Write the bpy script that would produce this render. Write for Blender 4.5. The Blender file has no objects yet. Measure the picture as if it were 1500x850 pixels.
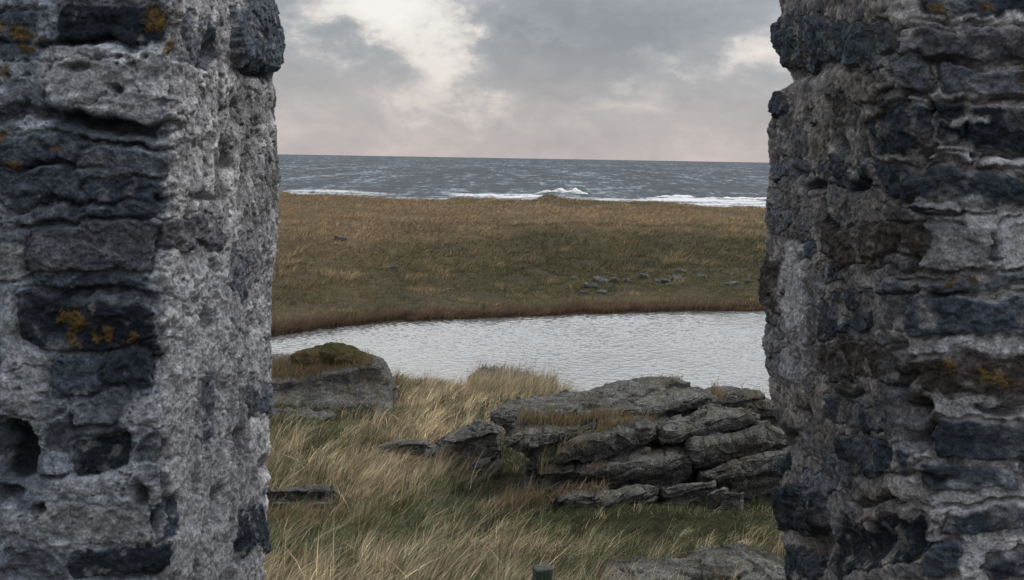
import bpy, math
import numpy as np
from mathutils import Matrix, Vector

SC = bpy.context.scene
COL = SC.collection
R = math.radians
rng = np.random.default_rng(7)

# ----------------------------------------------------------------- noise
_PERM = np.random.default_rng(11).permutation(4096).astype(np.int64)
_g = np.random.default_rng(12).normal(size=(4096, 3))
_GRAD = _g / np.linalg.norm(_g, axis=1)[:, None]

def _hash(ix, iy, iz, seed):
    h = _PERM[(ix + seed * 131) & 4095]
    h = _PERM[(h + iy) & 4095]
    return _PERM[(h + iz) & 4095]

def noise(p, seed=0):
    p = np.asarray(p, float)
    i = np.floor(p).astype(np.int64)
    f = p - i
    w = f * f * f * (f * (f * 6 - 15) + 10)
    out = np.zeros(len(p))
    for dx in (0, 1):
        wx = w[:, 0] if dx else 1 - w[:, 0]
        for dy in (0, 1):
            wy = w[:, 1] if dy else 1 - w[:, 1]
            for dz in (0, 1):
                wz = w[:, 2] if dz else 1 - w[:, 2]
                g = _GRAD[_hash(i[:, 0] + dx, i[:, 1] + dy, i[:, 2] + dz, seed)]
                out += wx * wy * wz * ((f[:, 0] - dx) * g[:, 0] + (f[:, 1] - dy) * g[:, 1] + (f[:, 2] - dz) * g[:, 2])
    return out * 1.7

def fbm(p, oct=4, seed=0, gain=0.5, lac=2.03):
    p = np.asarray(p, float)
    a, s, n = 1.0, np.zeros(len(p)), 0.0
    for o in range(oct):
        s += a * noise(p, seed + o * 7)
        n += a
        a *= gain
        p = p * lac + 3.7
    return s / n

def ridged(p, oct=4, seed=0):
    p = np.asarray(p, float)
    a, s, n = 1.0, np.zeros(len(p)), 0.0
    for o in range(oct):
        s += a * (1 - np.abs(noise(p, seed + o * 7)) * 2)
        n += a
        a *= 0.5
        p = p * 2.1 + 1.3
    return s / n

def worley(p2, seed=0):
    """F1, F2 and id of jittered cells in 2D"""
    p2 = np.asarray(p2, float)
    i = np.floor(p2).astype(np.int64)
    f1 = np.full(len(p2), 9.0); f2 = np.full(len(p2), 9.0); cid = np.zeros(len(p2), np.int64)
    for dx in (-1, 0, 1):
        for dy in (-1, 0, 1):
            cx, cy = i[:, 0] + dx, i[:, 1] + dy
            h = _hash(cx, cy, cx * 0 + 5, seed)
            jx = ((h * 37) & 4095) / 4096.0; jy = ((h * 91 + 17) & 4095) / 4096.0
            d = np.hypot(cx + .15 + .7 * jx - p2[:, 0], cy + .15 + .7 * jy - p2[:, 1])
            m = d < f1
            f2 = np.where(m, f1, np.minimum(f2, d))
            cid = np.where(m, h, cid)
            f1 = np.where(m, d, f1)
    return f1, f2, cid

def sstep(x, a, b):
    t = np.clip((np.asarray(x, float) - a) / (b - a), 0, 1)
    return t * t * (3 - 2 * t)

def st(*a):
    return np.stack(a, -1)

# ----------------------------------------------------------------- camera (eye at the origin, looking +Y)
F = 1750.0
PITCH = math.atan(194.5 / F)
ROLL = R(0.97)
fwd = np.array([0, math.cos(PITCH), -math.sin(PITCH)])
r0 = np.array([1.0, 0, 0]); u0 = np.cross(r0, fwd)
rgt = math.cos(ROLL) * r0 + math.sin(ROLL) * u0
upv = -math.sin(ROLL) * r0 + math.cos(ROLL) * u0

def at(px, py, d):
    """point on the sight line of photo pixel (px,py) at world Y = d"""
    px, py, d = np.broadcast_arrays(np.asarray(px, float), np.asarray(py, float), np.asarray(d, float))
    v = fwd + ((px - 750) / F)[..., None] * rgt - ((py - 425) / F)[..., None] * upv
    return v * (d / v[..., 1])[..., None]

def proj(P):
    c = P @ fwd
    return 750 + F * (P @ rgt) / c, 425 - F * (P @ upv) / c

cam = bpy.data.cameras.new('camera')
cam.sensor_width = 36; cam.lens = 36 * F / 1500
cam.clip_start = 0.05; cam.clip_end = 60000
cam.dof.use_dof = True; cam.dof.focus_distance = 16; cam.dof.aperture_fstop = 20
co = bpy.data.objects.new('camera', cam); COL.objects.link(co)
M = Matrix.Identity(4)
for k in range(3):
    M[k][0] = rgt[k]; M[k][1] = upv[k]; M[k][2] = -fwd[k]
co.matrix_world = M
SC.camera = co

# ----------------------------------------------------------------- mesh helpers
def mesh_obj(name, V, faces, mat, parent=None, smooth=True, attrs=None):
    """faces: (n,4) or (n,3) int array, or a list of such arrays"""
    if not isinstance(faces, (list, tuple)):
        faces = [faces]
    faces = [np.asarray(f, np.int32) for f in faces if len(f)]
    me = bpy.data.meshes.new(name)
    V = np.asarray(V, np.float32)
    me.vertices.add(len(V)); me.vertices.foreach_set('co', V.ravel())
    loops = np.concatenate([f.ravel() for f in faces])
    tot = np.concatenate([np.full(len(f), f.shape[1], np.int32) for f in faces])
    start = np.concatenate([[0], np.cumsum(tot)[:-1]]).astype(np.int32)
    me.loops.add(len(loops)); me.loops.foreach_set('vertex_index', loops)
    me.polygons.add(len(tot)); me.polygons.foreach_set('loop_start', start); me.polygons.foreach_set('loop_total', tot)
    if smooth:
        me.polygons.foreach_set('use_smooth', np.ones(len(tot), bool))
    for k, a in (attrs or {}).items():
        a = np.asarray(a, np.float32)
        if a.ndim == 2:
            at_ = me.attributes.new(k, 'FLOAT_COLOR', 'POINT')
            if a.shape[1] == 3:
                a = np.concatenate([a, np.ones((len(a), 1), np.float32)], 1)
            at_.data.foreach_set('color', a.ravel())
        else:
            at_ = me.attributes.new(k, 'FLOAT', 'POINT')
            at_.data.foreach_set('value', a)
    me.update(); me.validate()
    me.materials.append(mat)
    o = bpy.data.objects.new(name, me); COL.objects.link(o)
    if parent: o.parent = parent
    return o

def tag(o, label=None, cat=None, group=None, kind=None):
    if label: o['label'] = label
    if cat: o['category'] = cat
    if group: o['group'] = group
    if kind: o['kind'] = kind
    return o

def empty(name, loc=(0, 0, 0)):
    o = bpy.data.objects.new(name, None); COL.objects.link(o); o.location = loc
    o.empty_display_size = .2
    return o

def grid_faces(nu, nv, wrap_u=False):
    """vertex index = j*nu + i"""
    i = np.arange(nu if wrap_u else nu - 1); j = np.arange(nv - 1)
    I, J = np.meshgrid(i, j)
    I2 = (I + 1) % nu
    return st(J * nu + I, J * nu + I2, (J + 1) * nu + I2, (J + 1) * nu + I).reshape(-1, 4)

def grid_normals(P):
    du = np.gradient(P, axis=1); dv = np.gradient(P, axis=0)
    n = np.cross(du, dv)
    return n / (np.linalg.norm(n, axis=-1, keepdims=True) + 1e-9)

# ----------------------------------------------------------------- materials
def newmat(name):
    m = bpy.data.materials.new(name); m.use_nodes = True
    nt = m.node_tree; nt.nodes.clear()
    out = nt.nodes.new('ShaderNodeOutputMaterial')
    return m, nt, out

class N:
    def __init__(s, nt): s.nt = nt
    def node(s, t, **kw):
        n = s.nt.nodes.new(t)
        for k, v in kw.items():
            if k == 'ins':
                for kk, vv in v.items():
                    if isinstance(vv, bpy.types.NodeSocket): s.nt.links.new(vv, n.inputs[kk])
                    else: n.inputs[kk].default_value = vv
            else: setattr(n, k, v)
        return n
    def math(s, op, a, b=0.0, c=0.0, clamp=False):
        n = s.node('ShaderNodeMath', operation=op, use_clamp=clamp)
        for k, v in enumerate((a, b, c)):
            if isinstance(v, bpy.types.NodeSocket): s.nt.links.new(v, n.inputs[k])
            else: n.inputs[k].default_value = v
        return n.outputs[0]
    def mix(s, fac, a, b, blend='MIX'):
        n = s.node('ShaderNodeMix', data_type='RGBA', blend_type=blend)
        for k, v in ((0, fac), (6, a), (7, b)):
            if isinstance(v, bpy.types.NodeSocket): s.nt.links.new(v, n.inputs[k])
            else: n.inputs[k].default_value = v if k == 0 else (*v, 1) if len(v) == 3 else v
        return n.outputs[2]
    def noise(s, vec, scale, detail=4, rough=.55, dist=0.0):
        n = s.node('ShaderNodeTexNoise', ins={'Vector': vec, 'Scale': scale, 'Detail': detail, 'Roughness': rough, 'Distortion': dist})
        return n.outputs['Fac']
    def ramp(s, fac, stops, interp='LINEAR'):
        n = s.node('ShaderNodeValToRGB')
        s.nt.links.new(fac, n.inputs[0])
        cr = n.color_ramp; cr.interpolation = interp
        while len(cr.elements) < len(stops): cr.elements.new(0.5)
        for e, (p, c) in zip(cr.elements, stops):
            e.position = p; e.color = (*c, 1) if len(c) == 3 else c
        return n.outputs[0]
    def attr(s, name, out='Color'):
        return s.node('ShaderNodeAttribute', attribute_name=name).outputs[out]
    def scalevec(s, vec, sc):
        return s.node('ShaderNodeVectorMath', operation='MULTIPLY', ins={0: vec, 1: sc}).outputs[0]
    def bsdf(s, out, color, rough, normal=None, **kw):
        b = s.node('ShaderNodeBsdfPrincipled', ins={'Base Color': color if isinstance(color, bpy.types.NodeSocket) else (*color, 1), 'Roughness': rough, **kw})
        if normal is not None: s.nt.links.new(normal, b.inputs['Normal'])
        s.nt.links.new(b.outputs[0], out.inputs[0])
        return b
    def bump(s, h, strength, dist):
        return s.node('ShaderNodeBump', ins={'Height': h, 'Strength': strength, 'Distance': dist}).outputs[0]
    def pos(s): return s.node('ShaderNodeNewGeometry').outputs['Position']

def mat_wall():
    m, nt, out = newmat('rubble_masonry'); n = N(nt)
    p = n.pos()
    c = n.attr('tint')
    f1 = n.noise(p, 60, 6, .65)
    f2 = n.noise(p, 220, 3, .6)
    v = n.ramp(f1, [(.25, (.45, .45, .46)), (.5, (1, 1, 1)), (.75, (1.75, 1.72, 1.68))])
    c2 = n.mix(1.0, c, v, 'MULTIPLY')
    sp = n.ramp(f2, [(.36, (.55, .55, .55)), (.52, (1, 1, 1)), (.68, (1.5, 1.5, 1.5))])
    c3 = n.mix(.8, c2, sp, 'MULTIPLY')
    h = n.math('ADD', f1, n.math('MULTIPLY', f2, .35))
    n.bsdf(out, c3, .9, n.bump(h, 1.0, .011), **{'Specular IOR Level': .25})
    return m

def mat_rock():
    m, nt, out = newmat('gneiss_rock'); n = N(nt)
    p = n.pos()
    pr = n.node('ShaderNodeMapping', ins={'Vector': p, 'Rotation': (0.15, R(-12), 0), 'Scale': (1, 1, 2.6)}).outputs[0]
    pr.node.inputs[2].default_value = (R(10), R(13), 0)
    a = n.noise(pr, 2.6, 6, .65, .6)
    b = n.noise(p, 16, 6, .7)
    d = n.noise(p, 70, 3, .65)
    base = n.ramp(a, [(.30, (.046, .047, .048)), (.48, (.098, .099, .098)), (.62, (.15, .151, .148)), (.8, (.25, .25, .245))])
    mot = n.ramp(b, [(.3, (.5, .5, .5)), (.5, (1, 1, 1)), (.72, (1.7, 1.68, 1.6))])
    c = n.mix(1.0, base, mot, 'MULTIPLY')
    sp = n.ramp(d, [(.35, (.4, .4, .4)), (.5, (1, 1, 1)), (.68, (2.4, 2.4, 2.3))])
    c = n.mix(.85, c, sp, 'MULTIPLY')
    # lichen: pale grey crusts and olive film on the faces that look up
    l = n.noise(p, 7, 5, .75)
    lm = n.ramp(l, [(.58, (0, 0, 0)), (.66, (1, 1, 1))])
    c = n.mix(n.math('MULTIPLY', lm, .7), c, (.25, .255, .235))
    br = n.ramp(n.noise(p, 1.9, 6, .7), [(.54, (0, 0, 0)), (.66, (.6, .6, .6))])
    c = n.mix(br, c, (.075, .06, .042))
    wl = n.ramp(n.noise(p, 24, 4, .7), [(.66, (0, 0, 0)), (.70, (.75, .75, .75))])
    c = n.mix(wl, c, (.40, .41, .385))
    nz = n.node('ShaderNodeSeparateXYZ', ins={0: n.node('ShaderNodeNewGeometry').outputs['Normal']}).outputs[2]
    g = n.noise(p, 4.3, 5, .7)
    gm = n.math('MULTIPLY', n.ramp(g, [(.5, (0, 0, 0)), (.64, (1, 1, 1))]), n.ramp(nz, [(.2, (0, 0, 0)), (.7, (.6, .6, .6))]))
    c = n.mix(gm, c, (.105, .10, .05))
    h = n.math('ADD', n.math('MULTIPLY', a, 1.1), n.math('ADD', b, n.math('MULTIPLY', d, .6)))
    n.bsdf(out, c, .88, n.bump(h, 1.0, .06), **{'Specular IOR Level': .3})
    return m

def mat_blades(name, trans=.3):
    m, nt, out = newmat(name); n = N(nt)
    c = n.attr('tint')
    d = n.node('ShaderNodeBsdfDiffuse', ins={'Color': c})
    t = n.node('ShaderNodeBsdfTranslucent', ins={'Color': c})
    mx = n.node('ShaderNodeMixShader', ins={0: trans, 1: d.outputs[0], 2: t.outputs[0]})
    nt.links.new(mx.outputs[0], out.inputs[0])
    return m

def mat_ground():
    m, nt, out = newmat('turf_and_soil'); n = N(nt)
    p = n.pos(); c = n.attr('tint')
    a = n.noise(p, 2.2, 7, .7); b = n.noise(p, 14, 5, .7)
    v = n.ramp(a, [(.3, (.5, .5, .5)), (.5, (1, 1, 1)), (.7, (1.55, 1.5, 1.4))])
    c = n.mix(1, c, v, 'MULTIPLY')
    v2 = n.ramp(b, [(.3, (.5, .5, .5)), (.5, (1, 1, 1)), (.7, (1.5, 1.5, 1.4))])
    c = n.mix(.9, c, v2, 'MULTIPLY')
    n.bsdf(out, c, .95, n.bump(n.math('ADD', a, b), 1, .12), **{'Specular IOR Level': .1})
    return m

def mat_pond():
    m, nt, out = newmat('pond_water'); n = N(nt)
    p = n.pos()
    ps = n.scalevec(p, (1, .55, 1))
    a = n.noise(ps, 9, 3, .55)
    n.bsdf(out, (.11, .118, .115), .08, n.bump(a, .5, .05), IOR=1.36, **{'Specular IOR Level': .6})
    return m

def mat_sea():
    m, nt, out = newmat('sea_water'); n = N(nt)
    p = n.pos(); foam = n.attr('foam', 'Fac')
    ps = n.scalevec(p, (.6, .25, 1))
    a = n.noise(ps, .8, 5, .65)
    b1 = n.noise(n.scalevec(p, (.42, .075, 1)), 1, 4, .6)
    b2 = n.noise(n.scalevec(p, (.12, .011, 1)), 1, 4, .6)
    b3 = n.noise(n.scalevec(p, (.034, .0016, 1)), 1, 4, .6)
    b = n.math('DIVIDE', n.math('ADD', n.math('ADD', b1, b2), b3), 3.0)
    c = n.ramp(b, [(.43, (.002, .004, .007)), (.49, (.010, .017, .024)), (.535, (.034, .048, .062)), (.585, (.17, .20, .22))])
    fn = n.noise(n.scalevec(p, (1, .35, 1)), .9, 6, .7)
    fm = n.math('MULTIPLY', n.math('SUBTRACT', n.math('ADD', foam, fn), .86), 2.6, clamp=True)
    c = n.mix(fm, c, (.62, .64, .66))
    rg = n.math('ADD', n.math('MULTIPLY', fm, .5), .34)
    bp = n.bump(a, 1, 1.2)
    df = n.node('ShaderNodeBsdfDiffuse', ins={'Color': c, 'Normal': bp}); gl = n.node('ShaderNodeBsdfGlossy', ins={'Roughness': rg, 'Normal': bp, 'Color': (.9, .95, 1, 1)})
    mx = n.node('ShaderNodeMixShader', ins={0: n.math('MULTIPLY', n.math('SUBTRACT', 1.0, fm), .10), 1: df.outputs[0], 2: gl.outputs[0]})
    nt.links.new(mx.outputs[0], out.inputs[0])
    return m

def mat_foam():
    m, nt, out = newmat('sea_foam'); n = N(nt)
    p = n.pos(); a = n.noise(p, 1.2, 6, .7)
    c = n.ramp(a, [(.3, (.45, .48, .5)), (.6, (.82, .84, .85))])
    n.bsdf(out, c, .8, n.bump(a, .8, .4))
    return m

def mat_moss():
    m, nt, out = newmat('moss_turf'); n = N(nt)
    p = n.pos(); c = n.attr('tint')
    a = n.noise(p, 9, 6, .75); b = n.noise(p, 50, 4, .7)
    c = n.mix(1, c, n.ramp(a, [(.3, (.45, .5, .4)), (.5, (1, 1, 1)), (.7, (1.6, 1.4, 1.1))]), 'MULTIPLY')
    c = n.mix(.9, c, n.ramp(b, [(.3, (.45, .45, .45)), (.5, (1, 1, 1)), (.7, (1.7, 1.7, 1.6))]), 'MULTIPLY')
    n.bsdf(out, c, .95, n.bump(n.math('ADD', a, b), 1, .06), **{'Specular IOR Level': .1})
    return m

def mat_wood():
    m, nt, out = newmat('weathered_wood'); n = N(nt)
    p = n.pos()
    a = n.noise(n.scalevec(p, (60, 60, 4)), 1, 5, .6)
    g = n.noise(p, 12, 4, .6)
    c = n.ramp(a, [(.3, (.028, .033, .028)), (.7, (.095, .10, .09))])
    c = n.mix(n.ramp(g, [(.4, (0, 0, 0)), (.65, (.8, .8, .8))]), c, (.035, .055, .036))
    n.bsdf(out, c, .85, n.bump(a, .8, .01), **{'Specular IOR Level': .2})
    return m

WALL, ROCK, GROUND, POND, SEA, FOAM, MOSS, WOOD = mat_wall(), mat_rock(), mat_ground(), mat_pond(), mat_sea(), mat_foam(), mat_moss(), mat_wood()
BLADE = mat_blades('grass_blades', .28); REED = mat_blades('reed_blades', .2)

# ----------------------------------------------------------------- sky and sun
SUN_EL, SUN_AZ = R(56), R(84)          # azimuth clockwise from +Y (sea side); the brightest part of the overcast
def world():
    w = bpy.data.worlds.new('World'); SC.world = w; w.use_nodes = True
    nt = w.node_tree; nt.nodes.clear(); n = N(nt)
    out = n.node('ShaderNodeOutputWorld'); bg = n.node('ShaderNodeBackground', ins={'Strength': .1})
    nt.links.new(bg.outputs[0], out.inputs[0])
    sky = n.node('ShaderNodeTexSky', sky_type='NISHITA', sun_disc=False, sun_elevation=SUN_EL, sun_rotation=SUN_AZ)
    d = n.node('ShaderNodeTexCoord').outputs['Generated']
    d = n.node('ShaderNodeVectorMath', operation='NORMALIZE', ins={0: d}).outputs[0]
    sp = n.node('ShaderNodeSeparateXYZ', ins={0: d})
    x, y, z = sp.outputs
    az = n.math('ARCTAN2', x, y); el = n.math('ARCSINE', z)
    # cloud relief lives on a flat cloud deck seen in perspective
    den = n.math('ADD', n.math('MAXIMUM', z, 0.0), .16)
    pv = n.node('ShaderNodeCombineXYZ', ins={0: n.math('DIVIDE', x, den), 1: n.math('DIVIDE', y, den), 2: 0.0}).outputs[0]
    n1 = n.noise(pv, 1.5, 8, .58, .4)
    ae = n.node('ShaderNodeCombineXYZ', ins={0: az, 1: n.math('MULTIPLY', el, 1.7), 2: 0.0}).outputs[0]
    n2 = n.noise(ae, 10, 10, .64, .25)
    wx = n.math('SUBTRACT', n.noise(ae, 13, 6, .6), .5); wy = n.math('SUBTRACT', n.noise(n.node('ShaderNodeVectorMath', operation='ADD', ins={0: ae, 1: (7, 3, 1)}).outputs[0], 13, 6, .6), .5)
    A = n.math('ADD', az, n.math('MULTIPLY', wx, .17)); E = n.math('ADD', el, n.math('MULTIPLY', wy, .13))
    blobs = [(600, 25, 85, 55, 1.0), (640, 100, 50, 38, .42), (540, 5, 80, 40, .5), (455, 30, 40, 25, .25), (610, 150, 40, 30, .22),
             (480, 90, 80, 50, -.50), (900, 60, 140, 60, -.62), (740, 55, 70, 40, -.45), (820, 120, 120, 35, -.30),
             (1095, 60, 45, 40, .34), (955, 112, 50, 16, .55), (790, 42, 40, 12, .35), (1010, 125, 45, 14, .45), (1110, 100, 30, 25, .35), (880, 152, 60, 12, .40), (700, 165, 45, 18, .40),
             (690, 60, 35, 40, .15), (1080, 160, 70, 20, -.12), (480, 190, 160, 22, -.12), (850, 200, 200, 16, -.16), (1040, 10, 80, 30, -.25)]
    B = None
    for (bx, by, rx, ry, wgt) in blobs:
        v = at(bx, by, 1.0); v = v / np.linalg.norm(v)
        a0 = math.atan2(v[0], v[1]); e0 = math.asin(v[2])
        dx = n.math('MULTIPLY', n.math('SUBTRACT', A, a0), F / rx); dy = n.math('MULTIPLY', n.math('SUBTRACT', E, e0), F / ry)
        q = n.math('ADD', n.math('MULTIPLY', dx, dx), n.math('MULTIPLY', dy, dy))
        g = n.math('MULTIPLY', n.math('EXPONENT', n.math('MULTIPLY', q, -.7)), wgt)
        B = g if B is None else n.math('ADD', B, g)
    B = n.math('ADD', n.math('MULTIPLY', B, .50), .42)
    B = n.math('ADD', B, n.math('MULTIPLY', n.math('SUBTRACT', n2, .5), 1.05))
    B = n.math('ADD', B, n.math('MULTIPLY', n.math('SUBTRACT', n1, .5), .35))
    colr = n.ramp(B, [(.05, (2.1, 2.2, 2.4)), (.38, (2.95, 3.02, 3.17)), (.51, (3.95, 3.88, 3.9)), (.60, (5.5, 5.1, 4.85)), (.74, (6.9, 6.5, 6.0)), (1.0, (7.7, 7.4, 6.9))])
    low = n.ramp(el, [(0.0, (1, 1, 1)), (.10, (0, 0, 0))])
    # thin warm veil of distant cloud near the horizon
    hz = n.math('MULTIPLY', low, n.math('ADD', .05, n.math('MULTIPLY', n2, 1.1)), clamp=True)
    colr = n.mix(hz, colr, (5.1, 4.35, 4.18))
    # an overcast dome is brightest overhead and towards the hidden sun
    sv = (math.sin(SUN_AZ) * math.cos(SUN_EL), math.cos(SUN_AZ) * math.cos(SUN_EL), math.sin(SUN_EL))
    ds = n.node('ShaderNodeVectorMath', operation='DOT_PRODUCT', ins={0: d, 1: sv}).outputs['Value']
    gain = n.math('ADD', 1.0, n.math('MULTIPLY', n.ramp(z, [(.138, (0, 0, 0)), (.34, (.75, .75, .75)), (1.0, (1, 1, 1))]), 1.0))
    gain = n.math('ADD', gain, n.math('MULTIPLY', n.math('POWER', n.math('MAXIMUM', ds, 0.0), 2.0), .5))
    back = n.math('MULTIPLY', n.math('MAXIMUM', n.math('MULTIPLY', y, -1.0), 0.0), .45)
    gain = n.math('ADD', gain, back)
    # brightness added to the unseen sky above the sea, to light up the pond
    band = n.math('MULTIPLY', n.ramp(z, [(.138, (0, 0, 0)), (.21, (1, 1, 1)), (.42, (.8, .8, .8)), (.8, (0, 0, 0))]), n.ramp(y, [(.1, (0, 0, 0)), (.6, (1, 1, 1))]))
    gain = n.math('ADD', gain, n.math('MULTIPLY', band, 3.2))
    cl = n.node('ShaderNodeVectorMath', operation='SCALE', ins={0: colr, 3: gain}).outputs[0]
    c = n.mix(.90, sky.outputs[0], cl)
    below = n.math('GREATER_THAN', z, -.02)
    c = n.mix(below, (.8, .8, .85), c)
    nt.links.new(c, bg.inputs[0])
    s = bpy.data.lights.new('sun', 'SUN'); s.energy = 1.5; s.angle = R(12); s.color = (1, .96, .90)
    so = bpy.data.objects.new('sun', s); COL.objects.link(so)
    so.rotation_euler = Vector(sv).to_track_quat('Z', 'Y').to_euler()
world()
SC.view_settings.view_transform = 'Standard'; SC.view_settings.look = 'None'
SC.view_settings.exposure = 0.32; SC.view_settings.gamma = 1

# ----------------------------------------------------------------- terrain
POND_Z, SEA_Z = -7.7, -12.0
_ny = np.array([-600, 0, 2, 3.2, 6, 9, 12, 14, 18, 22, 26, 34, 42, 48, 60, 80, 700.])
_nz = np.array([-1.8, -1.8, -1.85, -2.1, -2.75, -3.42, -3.98, -4.10, -4.20, -4.38, -5.1, -7.0, -8.2, -8.9, -11, -20, -20.])
_fs = np.array([-900, -40, -12, -3, 0, 2, 8, 28, 34, 44, 85, 112, 150, 190, 300, 900.])
_fz = np.array([-30, -20, -9.0, -8.2, -7.66, -7.42, -7.15, -5.55, -5.42, -5.52, -5.30, -6.3, -10, -13.5, -20, -20.])
def _smooth_table(x, y, lo, hi, sig, step=.1):
    g = np.arange(lo, hi, step); v = np.interp(g, x, y)
    k = np.exp(-.5 * (np.arange(-3 * sig, 3 * sig + step / 2, step) / sig) ** 2); k /= k.sum()
    h = len(k) // 2
    v2 = np.convolve(np.pad(v, h, mode='edge'), k, 'valid')[:len(g)]
    return g, v2
_NG = _smooth_table(_ny, _nz, -600, 700, .5); _FG = _smooth_table(_fs, _fz, -900, 900, 1.2)
_ex = np.array([-60, -20, -10, -8.4, -6, -3, 2, 8, 13, 20, 60.])
_ey = np.array([47, 47, 50.0, 52.3, 54.6, 56.0, 58.2, 60.6, 61.5, 61, 58.])
def edge(x):
    return np.interp(x, _ex, _ey)
def ground(x, y):
    x = np.asarray(x, float); y = np.asarray(y, float); x, y = np.broadcast_arrays(x, y)
    sh = x.shape; x = x.ravel(); y = y.ravel()
    near = np.interp(y, *_NG)
    near = near - .62 * sstep(x, -.3, 3) * sstep(y, 15.5, 19)
    near = near + .25 * sstep(-x, 1, 4) * sstep(y, 12, 16)
    near = near + .22 * np.exp(-((x - 1.7) / 1.6) ** 2 - ((y - 12.9) / 1.1) ** 2)
    near = near + .14 * fbm(st(x / 2.4, y / 2.4, x * 0), 4, 3) * sstep(y, 2, 6)
    s = y - edge(x)
    far = np.interp(s, *_FG)
    cx = np.clip(x, -70, 70)
    far = far + np.where(s > 0, -.0175 * cx * sstep(s, 25, 80), 0)
    hn = fbm(st(x / 14, y / 20, x * 0 + 1), 4, 21)
    far = far + .75 * hn * sstep(s, 4, 30) + .45 * fbm(st(x / 22, s / 6.5, x * 0 + 3), 3, 24) * sstep(s, 6, 14) + .35 * np.exp(-((s - 29 - .12 * x) / 3.5) ** 2) + .34 * fbm(st(x / 2.0, y / 3, x * 0), 3, 22) * sstep(s, 1, 8)
    # shore mound on the crest
    m = at(806, 295, 150.0)
    far = far + 1.0 * np.exp(-(((x - m[0]) / 1.7) ** 2 + ((y - 150) / 3.0) ** 2)) + .25 * np.exp(-(((x - m[0]) / 6) ** 2 + ((y - 150) / 6) ** 2))
    m = at(412, 283, 152.0)
    far = far + .8 * np.exp(-(((x - m[0] + 3) / 4.5) ** 2 + ((y - 152) / 5) ** 2))
    z = np.maximum(near, far)
    ax = np.abs(x)
    bank = -8.6 + .16 * np.maximum(ax - 17, 0)
    z = np.where((y > 20) & (y < 75), np.maximum(z, np.minimum(bank, -6.2)), z)
    z = z - 30 * sstep(np.maximum(ax - 380, np.where(y < 0, -y - 430, 0)), 0, 120)
    return z.reshape(sh)

def hit(px, py, lo=4.0, hi=200.0):
    """ground point seen at a photo pixel"""
    d = np.geomspace(lo, hi, 1500)
    P = at(px, py, d)
    g = ground(P[:, 0], P[:, 1])
    k = np.argmax(P[:, 2] < g)
    return P[k]

# colours of the turf, as patches on the ground
def near_field(x, y):
    """dryness 0..1 of the near grass at ground points"""
    s = .31 + .75 * fbm(st(x / 1.3, y / 2.6, x * 0 + 4), 3, 31)
    for (cx, cy, rx, ry, w) in NEAR_BLOBS:
        s = s + w * np.exp(-((x - cx) / rx) ** 2 - ((y - cy) / ry) ** 2)
    return np.clip(s, 0, 1)
NEAR_BLOBS = []
for (px, py, rx, ry, w) in [(655, 575, 85, 14, .55), (470, 655, 90, 30, .30), (470, 825, 90, 35, -.45), (640, 755, 110, 45, -.6), (540, 720, 60, 40, .25),
                            (960, 755, 190, 26, -.8), (960, 805, 190, 16, .55), (740, 815, 90, 35, .35), (640, 612, 130, 10, -.45), (770, 690, 50, 30, -.3), (450, 615, 60, 10, -.2)]:
    c = hit(px, py); e = hit(px, py - ry)
    NEAR_BLOBS.append((c[0], c[1], rx / F * c[1], max(.35, abs(e[1] - c[1])), w))

def far_field(x, y):
    s = y - edge(x)
    d = .36 + .62 * sstep(s, 30, 55) - .62 * np.exp(-((s - 17) / 9) ** 2) * sstep(x, -9, 2) - .18 * np.exp(-((s - 8) / 6) ** 2)
    d = d + .40 * np.exp(-((s - 29.0 - .12 * x) / 2.4) ** 2) + .22 * sstep(-x, 2, 14)
    d = d + .75 * fbm(st(x / 5, y / 9, x * 0 + 2), 4, 41) - .35 * sstep(s, 72, 84)
    return np.clip(d, 0, 1)

STRAW = np.array([.54, .45, .31]); TAN = np.array([.245, .195, .125]); RUST = np.array([.15, .092, .058])
GREEN = np.array([.072, .092, .042]); SAGE = np.array([.15, .165, .11]); DARK = np.array([.030, .034, .019])
HTAN = np.array([.37, .28, .17]); HBROWN = np.array([.124, .092, .057]); HOLIVE = np.array([.062, .056, .032]); HGREEN = np.array([.046, .062, .028])

def build_ground():
    ys = np.concatenate([np.linspace(-560, -20, 28), np.linspace(-12, 3, 12), np.arange(3.3, 26, .12), np.arange(26, 48, .5), np.arange(48, 72, .22), np.arange(72, 175, .7), np.arange(176, 260, 4), [300, 400, 560]])
    t = np.concatenate([[-520, -300, -160, -90, -55], -np.geomspace(40, 16, 20), np.linspace(-15.2, 15.2, 220), np.geomspace(16, 40, 20), [55, 90, 160, 300, 520]])
    # lateral lines spread with distance
    X = np.zeros((len(ys), len(t)))
    for j, yy in enumerate(ys):
        k = np.clip(yy / 55, .45, 2.2)
        X[j] = np.where(np.abs(t) <= 40, t * k, np.sign(t) * (40 * k + (np.abs(t) - 40) * (560 - 40 * k) / 480))
    Y = np.repeat(ys[:, None], len(t), 1)
    Z = ground(X, Y)
    V = st(X, Y, Z).reshape(-1, 3)
    x, y = V[:, 0], V[:, 1]
    s = y - edge(x)
    fd = far_field(x, y)[:, None]
    cf = HOLIVE * (1 - fd) + HBROWN * fd
    nd = near_field(x, y)[:, None]
    cn = np.array([.040, .042, .020]) * (1 - nd) + np.array([.085, .062, .036]) * nd
    w = sstep(y, 44, 48)[:, None]
    c = cn * (1 - w) + cf * w
    shore = (np.exp(-((s - .2) / 1.2) ** 2))[:, None]
    c = c * (1 - shore) + np.array([.045, .03, .02]) * shore
    mn = np.exp(-(((x - at(806, 295, 150.0)[0]) / 9) ** 2 + ((y - 150) / 7) ** 2))[:, None]
    c = c * (1 - .7 * mn) + .7 * mn * np.array([.04, .04, .025])
    o = mesh_obj('ground', V, grid_faces(len(t), len(ys)), GROUND, attrs={'tint': c})
    tag(o, kind='structure')
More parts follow.
